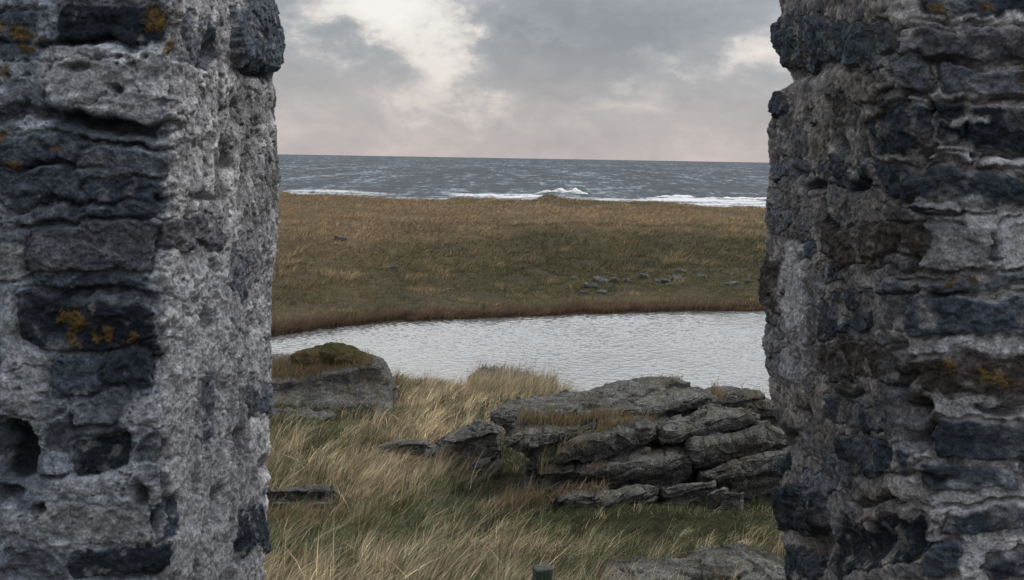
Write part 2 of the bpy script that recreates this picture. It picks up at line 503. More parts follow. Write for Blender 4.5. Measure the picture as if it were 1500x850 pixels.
build_ground()

# ----------------------------------------------------------------- pond and sea
def build_pond():
    ys = np.concatenate([np.arange(20, 36, .6), np.arange(36, 67, .065)]); t = np.linspace(-1, 1, 760)
    X = (t[None, :] * (np.clip(ys, 30, 99)[:, None] * .42)); Y = np.repeat(ys[:, None], len(t), 1)
    x, y = X.ravel(), Y.ravel()
    gust = .40 + .85 * sstep(fbm(st(x / 7, y / 12, x * 0), 3, 51), -.4, .4)
    h = .030 * noise(st(x / .27, y / .30 + .3 * x, x * 0), 52) + .014 * noise(st(x / .17, y / .19 - .3 * x, x * 0 + 3), 53) + .016 * noise(st(x / .9, y / 1.0, x * 0), 54)
    V = st(x, y, POND_Z + h * gust)
    tag(mesh_obj('pond', V, grid_faces(len(t), len(ys)), POND), kind='structure')
build_pond()

def sea_height(x, y):
    r = np.hypot(x, y)
    k = sstep(r, 240, 420)
    h = .9 * noise(st(x / 38 + y / 90, y / 17, x * 0), 61) + .55 * noise(st(x / 14, y / 8, x * 0 + 2), 62) + .28 * noise(st(x / 5, y / 3.4, x * 0), 63)
    h = h + .8 * k * noise(st(x / 90, y / 33, x * 0), 64)
    return h * (.35 + .65 * k)

BREAK = []   # breaker ridges: x0, x1, y, height
for (pa, pb, py, d, h) in [(782, 862, 286, 395, 2.0), (935, 1130, 290, 372, 1.5), (430, 560, 285, 380, .3), (650, 800, 291, 372, .3)]:
    BREAK.append((at(pa, py, d)[0], at(pb, py, d)[0], d, h))

def build_sea():
    r = np.concatenate([np.arange(130, 260, 10), np.arange(260, 470, 1.1), np.geomspace(470, 14000, 330)])
    a = np.concatenate([np.linspace(-180, -24, 60)[:-1], np.linspace(-24, 24, 900), np.linspace(24, 180, 60)[1:]])
    A, Rr = np.meshgrid(np.radians(a), r)
    x = (Rr * np.sin(A)).ravel(); y = (Rr * np.cos(A)).ravel()
    h = sea_height(x, y)
    foam = np.zeros(len(x))
    # surf zone off the land
    sx = np.clip(x, -80, 90)
    line = 318 - .10 * sx
    u = y - line
    zone = sstep(u, -30, -18) * (1 - sstep(u, 45, 75)) * (.72 + .28 * sstep(x, -25, 10))
    streak = fbm(st(x / 30, y / 6, x * 0), 4, 71)
    foam += zone * np.clip(.50 + .95 * streak + .14 * sstep(x, 10, 50), 0, 1)
    for (x0, x1, yy, hh) in BREAK:
        e = sstep(x, x0 - 6, x0 + 8) * (1 - sstep(x, x1 - 8, x1 + 6))
        wob = yy + 4 * noise(st(x / 25, x * 0, x * 0), 73)
        b = e * np.exp(-((y - wob) / 4.0) ** 2)
        h += hh * .5 * b * (1 + .35 * noise(st(x / 6, y / 6, x * 0), 74))
        foam += e * (1 - sstep(y - wob, 1, 4)) * sstep(y - wob, -26, -3) * (.34 + .5 * fbm(st(x / 9, y / 4, x * 0), 4, 78))
    # scattered whitecaps
    wc = fbm(st(x / 16, y / 30, x * 0), 4, 75)
    foam += np.clip((wc - .34) * 2.4, 0, .45) * sstep(Rr.ravel(), 380, 520)
    V = st(x, y, SEA_Z + h)
    o = mesh_obj('sea', V, grid_faces(len(a), len(r)), SEA, attrs={'foam': np.clip(foam, 0, 1)})
    tag(o, kind='structure')
build_sea()

def breaker(x0, x1, yy, h, label, seed):
    nu, nv = 150, 26
    u = np.linspace(0, 1, nu); v = np.linspace(0, 1, nv)
    U, Vv = np.meshgrid(u, v)
    x = x0 + (x1 - x0) * U
    prof = np.sin(np.pi * U) ** .5 * (.4 + .6 * sstep(fbm(st(U * 4, U * 0, U * 0).reshape(-1, 3), 4, seed).reshape(U.shape), -.5, .5))
    prof = prof * (.5 + .5 * sstep(U, .05, .75))
    ang = Vv * np.pi
    y = yy - np.cos(ang) * 2.2 * prof
    z = SEA_Z + .2 + np.sin(ang) * h * prof
    P = st(x, y, z).reshape(-1, 3)
    n = grid_normals(st(x, y, z)).reshape(-1, 3)
    P = P + n * (.35 * fbm(P / 1.4, 4, seed + 3) * (.3 + prof.ravel()))[:, None]
    P[:, 2] += .25 * np.maximum(0, noise(P / np.array([1.1, 2, 1.5]), seed + 5)) * prof.ravel() * np.sin(ang).ravel()
    o = mesh_obj('breaking_wave', P - P[len(P) // 2], grid_faces(nu, nv), FOAM)
    o.location = P[len(P) // 2]
    tag(o, label, 'wave', 'waves breaking on the shore')
b = BREAK
breaker(b[0][0], b[0][1], b[0][2], 2.7, 'tall white plume of a wave breaking behind the little shore mound', 81)
breaker(at(958, 287, 380)[0], at(1020, 287, 380)[0], 380, 1.15, 'low white breaker in open surf between the mound and the right wall', 82)
breaker(at(1022, 288, 372)[0], at(1140, 288, 372)[0], 374, 1.0, 'long white breaker running in behind the edge of the right wall', 83)

# ----------------------------------------------------------------- rocks
HM_X, HM_Y, HM_S = -8.0, 6.0, .05
ROCKH = np.full((420, 320), -99.0)
def stamp(P):
    i = ((P[:, 1] - HM_Y) / HM_S).astype(int); j = ((P[:, 0] - HM_X) / HM_S).astype(int)
    m = (i >= 0) & (i < ROCKH.shape[0]) & (j >= 0) & (j < ROCKH.shape[1])
    np.maximum.at(ROCKH, (i[m], j[m]), P[m, 2])
def rock_at(x, y):
    i = np.clip(((y - HM_Y) / HM_S).astype(int), 0, ROCKH.shape[0] - 1); j = np.clip(((x - HM_X) / HM_S).astype(int), 0, ROCKH.shape[1] - 1)
    return ROCKH[i, j]

def interp_line(pts, x):
    p = np.array(pts, float)
    return np.interp(x, p[:, 0], p[:, 1])

STRIKE = np.array([math.cos(R(13)), 0.05, math.sin(R(13))])
def slab(name, top, lip, bot, d, tilt=.24, rough=1.0, step=1.15, seed=0, parent=None, mat=None, under=.05, back=.5, drop=None, strata=1.0, attrs=None, endround=.22):
    """a bedded block of rock. top / lip / bottom are its sight lines in the photo; d its distance.
    The face stands between bottom and lip, the upper surface runs back from the lip to the skyline, and the block is closed behind."""
    x0 = max(min(p[0] for p in top), min(p[0] for p in bot)); x1 = min(max(p[0] for p in top), max(p[0] for p in bot))
    nu = max(24, int((x1 - x0) * step))
    xs = np.linspace(x0, x1, nu)
    yt, yl, yb = interp_line(top, xs), interp_line(lip, xs), interp_line(bot, xs)
    yl = np.clip(yl, yt + .6, yb - .6)
    w = (xs - x0) / (x1 - x0)
    dd = np.full(nu, float(d)) if np.isscalar(d) else np.interp(w, [0, 1], d)
    # plan outline: the ends turn away
    er = np.minimum(w, 1 - w) / .10
    turn = endround * (1 - np.sqrt(np.clip(1 - (1 - np.clip(er, 0, 1)) ** 2, 0, 1)))
    dd = dd + turn + .05 * fbm(st(xs / 22, xs * 0, xs * 0), 3, seed + 1)
    tan_d = .2
    dt = dd * (yl - yt) / F / (tan_d + tilt)
    Pb = at(xs, yb + 3, dd + under); Pm = at(xs, (yb + yl) / 2, dd - .015); Pl = at(xs, yl, dd); Pt = at(xs, yt, dd + dt)
    zb = np.minimum(Pb[:, 2], (ground(Pb[:, 0], Pb[:, 1]) - .25) if drop is None else Pb[:, 2] - drop * np.clip(er / 2, .08, 1))
    base = Pb.copy(); base[:, 2] = zb; base[:, 1] += .05
    bk = Pt.copy(); bk[:, 1] += back * .45; bk[:, 2] -= .12
    bk2 = Pt.copy(); bk2[:, 1] += back; bk2[:, 2] = zb - .1
    ctrl = [base, Pb, Pm, Pl, Pt, bk, bk2]
    C = np.stack(ctrl)                                        # 7,nu,3
    for _ in range(2):                                        # corner cutting rounds the lip
        q = .87 * C[:-1] + .13 * C[1:]; r = .13 * C[:-1] + .87 * C[1:]
        mid = np.empty((2 * len(q), nu, 3)); mid[0::2] = q; mid[1::2] = r
        C = np.concatenate([C[:1], mid[1:-1], C[-1:]])
    ln = np.linalg.norm(np.diff(C, axis=0), axis=2).mean(1)
    tt = np.concatenate([[0], np.cumsum(ln)])
    cell = (x1 - x0) / F * float(np.mean(dd)) / nu
    nv = int(np.clip(tt[-1] / cell, 24, 420))
    ti = np.linspace(0, tt[-1], nv)
    k = np.clip(np.searchsorted(tt, ti) - 1, 0, len(ln) - 1)
    f = ((ti - tt[k]) / ln[k])[:, None, None]
    P = C[k] * (1 - f) + C[k + 1] * f                         # nv,nu,3
    n = -grid_normals(P)
    if n[nv // 3, nu // 2, 1] > 0: n = -n
    Q = P.reshape(-1, 3); nn = n.reshape(-1, 3)
    sz = min(1.0, (x1 - x0) / 120)
    along = Q @ STRIKE; across = Q @ np.array([-math.sin(R(13)), .12, math.cos(R(13))])
    wob = .05 * fbm(Q / .6, 3, seed + 9)
    wob = wob + .05 * noise(Q / .22, seed + 8)
    lay = noise(st(along * 1.6, Q[:, 1] * 1.4, (across + wob) * 5), seed + 2)
    lay2 = noise(st(along * 5, Q[:, 1] * 4, (across + wob) * 22), seed + 3)
    crack = np.maximum(0, ridged(st(along * 1.1, Q[:, 1] * 1.1, across * 4.0 + wob * 8), 2, seed + 4) - .78)
    stepped = np.floor((across + wob) * 3.6) - (across + wob) * 3.6
    disp = .045 * sz * fbm(Q / .45, 5, seed + 5) + strata * (.022 * lay + .005 * lay2 + .045 * stepped - .25 * crack) * (.5 + .5 * sz) + .022 * fbm(Q / .10, 4, seed + 6)
    wf = worley(st(along * 1.7 + .5 * wob * 8 + Q[:, 1] * .6, (across + wob) * 6.5), seed + 11)
    blk = ((wf[2] * 61) & 4095) / 4096.0 - .5
    disp = disp + strata * (.05 * blk - .022 * np.exp(-((wf[1] - wf[0]) / .05) ** 2)) * (.4 + .6 * sz)
    wf2 = worley(st(along * 6 + Q[:, 1] * 3, (across + wob) * 17), seed + 12)
    disp = disp + .011 * (((wf2[2] * 61) & 4095) / 4096.0 - .5)
    edgefade = np.minimum(1, np.minimum(np.arange(nu), nu - 1 - np.arange(nu)) / 3.0)
    Q = Q + nn * (disp * rough * np.tile(edgefade, nv))[:, None]
    stamp(Q)
    V = Q; fs = [grid_faces(nu, nv)]
    # close the ends
    for col in (0, nu - 1):
        idx = np.arange(nv) * nu + col
        cpt = Q[idx].mean(0)
        V = np.concatenate([V, cpt[None]])
        ci = len(V) - 1
        tri = st(idx[:-1], idx[1:], np.full(nv - 1, ci))
        fs.append(tri)
    o = mesh_obj(name, V, fs, mat or ROCK, parent)
    return o

def thing_rock(name, label, cat, group=None, **kw):
    o = slab(name, **kw)
    me = o.data; n = len(me.vertices); a = np.empty(n * 3, np.float32); me.vertices.foreach_get('co', a)
    a = a.reshape(-1, 3); c = np.array([a[:, 0].mean(), a[:, 1].mean(), a[:, 2].min()], np.float32)
    me.vertices.foreach_set('co', (a - c).ravel()); me.update(); o.location = c
    return tag(o, label, cat, group)

oc = empty('rock_outcrop', tuple(at(960, 720, 13.3)))
tag(oc, 'large tilted outcrop of stacked grey gneiss slabs in front of the pond', 'rock')
def part(name, **kw):
    o = slab(name, **kw)
    me = o.data; n = len(me.vertices); a = np.empty(n * 3, np.float32); me.vertices.foreach_get('co', a)
    me.vertices.foreach_set('co', (a.reshape(-1, 3) - np.array(oc.location, np.float32)).ravel()); me.update()
    o.parent = oc
    return o
# capping slab
part('slab', top=[(718, 604), (728, 596), (742, 587), (777, 578), (835, 569), (863, 566), (906, 557), (935, 553), (969, 549), (992, 550), (1010, 559), (1024, 564), (1044, 576), (1052, 586)],
     lip=[(718, 609), (728, 607), (742, 606), (780, 604), (860, 600), (905, 597), (940, 596), (970, 594), (1007, 585), (1030, 578), (1052, 589)],
     bot=[(718, 613), (735, 618), (750, 634), (860, 622), (900, 616), (950, 612), (972, 609), (1007, 600), (1030, 592), (1052, 592)], d=[13.75, 14.0], tilt=.20, seed=100, under=.09, drop=.30, endround=.4, back=1.2)
# left front slab
part('slab', top=[(738, 640), (750, 621), (765, 612), (806, 608), (860, 604), (900, 601), (918, 612)],
     lip=[(738, 644), (752, 634), (770, 632), (806, 634), (840, 628), (870, 622), (918, 618)],
     bot=[(738, 648), (753, 657), (770, 670), (795, 680), (815, 674), (829, 664), (843, 648), (858, 638), (890, 631), (918, 627)], d=[13.25, 13.55], seed=120, under=.09, drop=.03, endround=.4, back=1.0)
part('slab', top=[(815, 668), (846, 640), (863, 634), (921, 624), (949, 618), (961, 626)],
     lip=[(815, 672), (846, 650), (880, 640), (921, 632), (949, 626), (961, 632)],
     bot=[(815, 675), (846, 668), (892, 661), (946, 649), (958, 640), (961, 636)], d=[13.12, 13.35], seed=140, under=.09, drop=.03, endround=.4, back=.9)
part('slab', top=[(960, 616), (1007, 602), (1035, 592), (1064, 590), (1101, 596), (1114, 606)],
     lip=[(960, 628), (1000, 627), (1035, 614), (1070, 608), (1104, 604), (1114, 609)],
     bot=[(960, 651), (992, 652), (1007, 648), (1050, 642), (1078, 637), (1104, 627), (1114, 617)], d=[13.35, 13.5], seed=160, under=.09, drop=.03, endround=.4, back=1.0)
part('slab', top=[(1008, 650), (1050, 643), (1078, 637), (1122, 626)], lip=[(1008, 655), (1050, 649), (1078, 643), (1122, 633)],
     bot=[(1008, 676), (1044, 675), (1073, 668), (1101, 662), (1122, 652)], d=[13.28, 13.45], seed=180, under=.09, drop=.03, endround=.4, back=.8)
part('slab', top=[(793, 684), (820, 674), (892, 660), (935, 655), (995, 646), (1014, 656)],
     lip=[(793, 692), (830, 690), (863, 686), (932, 672), (990, 668), (1014, 674)],
     bot=[(793, 696), (850, 702), (892, 704), (921, 703), (964, 707), (1014, 704)], d=[13.05, 13.2], seed=200, under=.2, back=.8)
part('slab', top=[(816, 722), (843, 709), (892, 712), (921, 710), (966, 708)], lip=[(816, 733), (843, 726), (892, 724), (921, 722), (966, 716)],
     bot=[(816, 738), (829, 745), (858, 752), (898, 747), (944, 740), (966, 730)], d=[12.75, 12.95], seed=220, back=.7)
part('slab', top=[(967, 711), (1000, 706), (1050, 700)], lip=[(967, 716), (1000, 711), (1050, 705)], bot=[(967, 732), (1007, 730), (1050, 722)], d=12.98, seed=240, back=.6)
part('slab', top=[(1024, 690), (1064, 673), (1104, 664), (1160, 648)], lip=[(1024, 694), (1064, 681), (1104, 672), (1160, 658)],
     bot=[(1024, 706), (1078, 722), (1121, 716), (1160, 712)], d=[13.1, 13.25], seed=260, under=.2, back=.8)
part('slab', top=[(1038, 722), (1060, 712), (1090, 720)], lip=[(1038, 724), (1060, 717), (1090, 723)], bot=[(1038, 732), (1060, 733), (1090, 731)], d=12.8, seed=280, back=.3)
part('slab', top=[(1106, 622), (1125, 612), (1145, 622), (1175, 640)], lip=[(1106, 628), (1125, 620), (1145, 632), (1175, 650)],
     bot=[(1106, 670), (1145, 672), (1175, 670)], d=[13.45, 13.5], seed=300, back=.8)
# bedrock that carries them
part('bedrock', top=[(768, 676), (830, 645), (900, 610), (1000, 606), (1100, 612), (1160, 640)], lip=[(768, 682), (830, 655), (900, 625), (1000, 622), (1100, 626), (1160, 655)],
     bot=[(768, 700), (830, 712), (850, 735), (1000, 735), (1160, 725)], d=[13.55, 13.75], seed=320, back=1.0)

# mossy boulder, left
bo = thing_rock('boulder', 'big smooth grey boulder topped with a cushion of green moss beside the left wall', 'boulder',
     top=[(330, 530), (380, 520), (402, 519), (450, 519), (500, 517), (540, 518), (556, 526), (566, 540), (572, 556), (576, 572)],
     lip=[(330, 558), (402, 558), (450, 552), (500, 543), (540, 534), (556, 540), (566, 552), (572, 566), (576, 580)],
     bot=[(330, 592), (402, 590), (440, 592), (500, 590), (576, 590)], d=[18.8, 19.2], tilt=.34, seed=340, back=1.6, rough=.8, strata=.25, endround=.55, under=-.30)
def cushion(px0, px1, ytop, ybase, d, depth, tint, seed, parent, name='moss'):
    nu, nv = 90, 70
    U, V_ = np.meshgrid(np.linspace(0, 2 * np.pi, nu, endpoint=False), np.linspace(0, 1, nv))
    a = at((px0 + px1) / 2, ybase, d); b = at(px1, ybase, d); t = at((px0 + px1) / 2, ytop, d)
    rx = b[0] - a[0]; rz = t[2] - a[2]
    th = V_ * np.pi * .64
    rr = np.sin(th)
    x = np.cos(U) * rr * rx; y = np.sin(U) * rr * depth; cz = np.cos(th); z = np.sign(cz) * np.abs(cz) ** .8 * rz
    P = st(x, y, z).reshape(-1, 3)
    P *= (1 + .30 * fbm(P / .3 + seed, 5, seed))[:, None]
    P += .02 * fbm(P / .05, 3, seed + 2)[:, None] * np.array([0, 0, 1])
    g = np.clip(.5 + fbm(P / .3, 3, seed + 4), 0, 1)[:, None]
    c = np.array(tint) * (1 - g) + np.array([.095, .072, .038]) * g
    o = mesh_obj(name, P + a - np.array(parent.location if parent else (0, 0, 0)), grid_faces(nu, nv, True), MOSS, attrs={'tint': c})
    if parent: o.parent = parent
    return o
cushion(450, 529, 503, 524, 19.6, .38, (.045, .055, .022), 400, bo)
cushion(425, 500, 512, 525, 19.5, .3, (.08, .072, .036), 410, bo)
cushion(465, 552, 515, 527, 19.5, .3, (.06, .06, .03), 420, bo)

thing_rock('rock', 'low dark rock ledge in the grass just under the mossy boulder', 'rock',
     top=[(330, 600), (402, 603), (440, 600), (470, 604), (492, 614)], lip=[(330, 606), (402, 610), (440, 608), (470, 612), (492, 618)], bot=[(330, 625), (402, 624), (492, 626)], d=[17.6, 17.9], seed=430, back=.8)
thing_rock('rock', 'rounded grey rock with a cracked right end, left of the stacked outcrop', 'rock',
     top=[(622, 657), (650, 640), (680, 622), (700, 612), (722, 614), (734, 626)], lip=[(622, 662), (650, 652), (680, 640), (700, 634), (722, 632), (734, 640)],
     bot=[(622, 672), (650, 668), (700, 664), (722, 664), (734, 668)], d=[16.0, 15.4], seed=450, back=1.0, tilt=.3)
thing_rock('rock', 'small shaded rock low in the grass gap beside the stacked outcrop', 'rock',
     top=[(690, 682), (712, 672), (736, 674)], lip=[(690, 686), (712, 680), (736, 684)], bot=[(690, 700), (736, 704)], d=15.0, seed=470, back=.6)
thing_rock('rock', 'flat cracked stone nearly buried in straw between boulder and outcrop', 'rock',
     top=[(545, 652), (575, 642), (620, 641), (642, 650)], lip=[(545, 656), (575, 649), (620, 650), (642, 656)], bot=[(545, 668), (600, 674), (642, 670)], d=16.3, seed=490, back=.8)
thing_rock('rock', 'long flat grey stone in the grass touching the left wall edge', 'rock',
     top=[(330, 716), (390, 710), (440, 708), (470, 704), (484, 712)], lip=[(330, 722), (390, 717), (440, 716), (470, 713), (484, 718)], bot=[(330, 732), (420, 731), (470, 726), (484, 720)], d=[13.0, 13.2], seed=510, back=.7)
thing_rock('rock', 'thin pale stone half hidden by grass below the long flat stone', 'rock',
     top=[(396, 735), (440, 731), (482, 729), (490, 735)], lip=[(396, 739), (440, 736), (482, 735), (490, 739)], bot=[(396, 752), (490, 752)], d=13.1, seed=530, back=.5)
thing_rock('rock', 'little grey stone poking out of bent grass at the lower left', 'rock',
     top=[(470, 772), (492, 768), (512, 774)], lip=[(470, 777), (492, 774), (512, 779)], bot=[(470, 788), (512, 790)], d=12.3, seed=550, back=.4)
thing_rock('rock', 'broad flat bare rock sheet amid pale grass near the right wall foot', 'rock',
     top=[(990, 838), (1010, 826), (1050, 814), (1080, 808), (1110, 812), (1150, 826)], lip=[(990, 846), (1010, 844), (1050, 842), (1080, 842), (1110, 843), (1150, 847)],
     bot=[(990, 850), (1050, 848), (1150, 852)], d=[9.9, 9.8], seed=570, back=.9, tilt=.06)
thing_rock('rock', 'thin pale grey rock sheet left of the broad bare rock sheet', 'rock',
     top=[(885, 836), (920, 828), (960, 830), (1010, 836)], lip=[(885, 852), (920, 850), (960, 850), (1010, 853)], bot=[(885, 858), (1010, 860)], d=9.75, seed=590, back=.6, tilt=.06)
thing_rock('rock', 'grey rock corner lowest in view against the right wall', 'rock',
     top=[(1085, 850), (1110, 836), (1140, 832), (1180, 838)], lip=[(1085, 866), (1110, 864), (1140, 864), (1180, 867)], bot=[(1085, 872), (1180, 875)], d=9.3, seed=610, back=.5, tilt=.08)
thing_rock('rock', 'dark low rock crest on the grassy mound at the water edge', 'rock',
     top=[(684, 558), (702, 546), (730, 543), (760, 547), (790, 553), (815, 560)], lip=[(684, 560), (702, 550), (730, 548), (760, 552), (790, 557), (815, 563)], bot=[(684, 564), (730, 560), (815, 572)], d=[23.6, 23.2], seed=630, back=1.5)
thing_rock('rock', 'pale bedded slab behind the outcrop with its edge against the water', 'rock',
     top=[(1030, 572), (1046, 566), (1075, 564), (1092, 565), (1116, 573), (1124, 582), (1160, 590)], lip=[(1030, 580), (1046, 576), (1092, 576), (1116, 584), (1160, 598)], bot=[(1030, 600), (1090, 612), (1160, 622)], d=[15.8, 15.9], seed=650, back=1.4)

# stones across the pond
def field_stone(px, py, w, h, label, seed):
    c = hit(px, py, 50)
    nu, nv = 22, 14
    U, V_ = np.meshgrid(np.linspace(0, 2 * np.pi, nu, endpoint=False), np.linspace(0, 1, nv))
    r = w / F * c[1] * .44; hz = h / F * c[1]
    x = np.cos(U) * np.sin(V_ * np.pi); y = np.sin(U) * np.sin(V_ * np.pi); z = np.cos(V_ * np.pi)
    P = st(x, y, z).reshape(-1, 3)
    P = np.sign(P) * np.abs(P) ** .6
    P *= (1 + .7 * fbm(P * 1.4 + seed * 1.37, 3, seed))[:, None]
    P = np.round(P * 3.2) / 3.2 * .5 + P * .5
    P *= np.array([r * 1.15, r * .8, hz * .75])
    P[:, 2] += P[:, 0] * .18 * ((seed % 3) - 1)
    o = mesh_obj('field_stone', P, grid_faces(nu, nv, True), ROCK, smooth=False)
    o.location = (c[0], c[1], c[2] + hz * .04)
    return tag(o, label, 'stone', 'stones scattered on the far bank')
FS = [(943, 406, 14, 7, 'pale angular stone highest of the heap on the far bank'), (990, 412, 16, 10, 'largest grey block on the right of the far bank heap'),
      (975, 414, 14, 7, 'dark blue stone touching the largest block of the heap'), (962, 413, 12, 6, 'flat stone left of the dark blue stone in the heap'), (980, 419, 12, 5, 'small low stone at the front foot of the far heap'),
      (999, 398, 14, 4, 'thin slab lying above the far bank heap'), (900, 412, 12, 6, 'rounded stone alone left of the far bank heap'), (918, 413, 9, 6, 'small stone in grass just left of the heap'),
      (866, 421, 20, 8, 'long dark stone of the lower left cluster over the water'), (882, 429, 14, 5, 'bright flat stone nearest the reeds in the lower left cluster'), (852, 430, 10, 5, 'small round stone left end of the lower left cluster'),
      (880, 413, 20, 9, 'grassy grey stone above the lower left cluster'), (841, 410, 12, 6, 'grey stone upslope left of the grassy stone'), (1072, 418, 18, 6, 'single flat stone between the heap and the right wall'),
      (1098, 414, 10, 5, 'small stone beside the right wall edge across the pond'), (657, 426, 8, 4, 'lone pale stone on the green bank across the pond'),
      (574, 394, 14, 6, 'grey stone half sunk in the middle of the far slope'), (500, 352, 18, 7, 'dark stone high on the brown slope behind the left wall edge'), (1028, 407, 14, 7, 'dark stone in tall grass right of the heap')]
for k, f in enumerate(FS):
    field_stone(*f, seed=700 + k)

# ----------------------------------------------------------------- fence post
def post():
    top = at(791, 832, 7.6); zb = float(ground(top[0], 7.6)) - .3
    w = 26 / F * 7.6 / 2
    nz, k = 40, 6
    ring = []
    for (ax, ay, bx, by) in ((-1, -1, 1, -1), (1, -1, 1, 1), (1, 1, -1, 1), (-1, 1, -1, -1)):
        for t in np.linspace(.06, .94, k):
            ring.append((ax + (bx - ax) * t, ay + (by - ay) * t))
    ring = np.array(ring) * w
    nu = len(ring); zs = np.concatenate([np.linspace(zb, top[2] - .012, nz), [top[2], top[2] + .004, top[2] + .005]])
    P = []
    for j, z in enumerate(zs):
        sc = (1, .93, .5)[max(0, j - nz)] if j >= nz else 1.0
        P.append(np.c_[ring * sc, np.full(nu, z)])
    P = np.array(P)
    Q = P.reshape(-1, 3)
    Q[:, :2] *= (1 + .05 * fbm(Q * np.array([40, 40, 5]), 3, 801))[:, None]
    Q[:, 2] += (Q[:, 0] * .12 + .006 * noise(Q * 40, 802)) * (Q[:, 2] > top[2] - .1)
    V = Q - np.array([0, 0, zb])
    cap = np.arange((len(zs) - 1) * nu, len(zs) * nu)
    V = np.concatenate([V, V[cap].mean(0)[None]])
    tri = st(cap, np.roll(cap, -1), np.full(nu, len(V) - 1))
    o = mesh_obj('fence_post', V, [grid_faces(nu, len(zs), True), tri], WOOD, smooth=False)
    o.location = (top[0], 7.6, zb); o.rotation_euler = (0, R(1.5), R(12))
    tag(o, 'weathered greenish wooden fence post standing alone in the pale grass', 'post')
post()

# ----------------------------------------------------------------- walls
TONE = dict(dk=(.019, .026, .037), db=(.036, .048, .066), bl=(.066, .084, .112), gr=(.118, .135, .165), pu=(.09, .092, .11), br=(.058, .052, .048), pa=(.46, .47, .50), pg=(.23, .235, .245), wm=(.21, .20, .19))
def sdf_box(px, py, x0, y0, x1, y1, rad):
    cx, cy, hx, hy = (x0 + x1) / 2, (y0 + y1) / 2, (x1 - x0) / 2, (y1 - y0) / 2
    rad = min(rad, hx * .8, hy * .8)
    qx = np.abs(px - cx) - hx + rad; qy = np.abs(py - cy) - hy + rad
    return np.hypot(np.maximum(qx, 0), np.maximum(qy, 0)) + np.minimum(np.maximum(qx, qy), 0) - rad

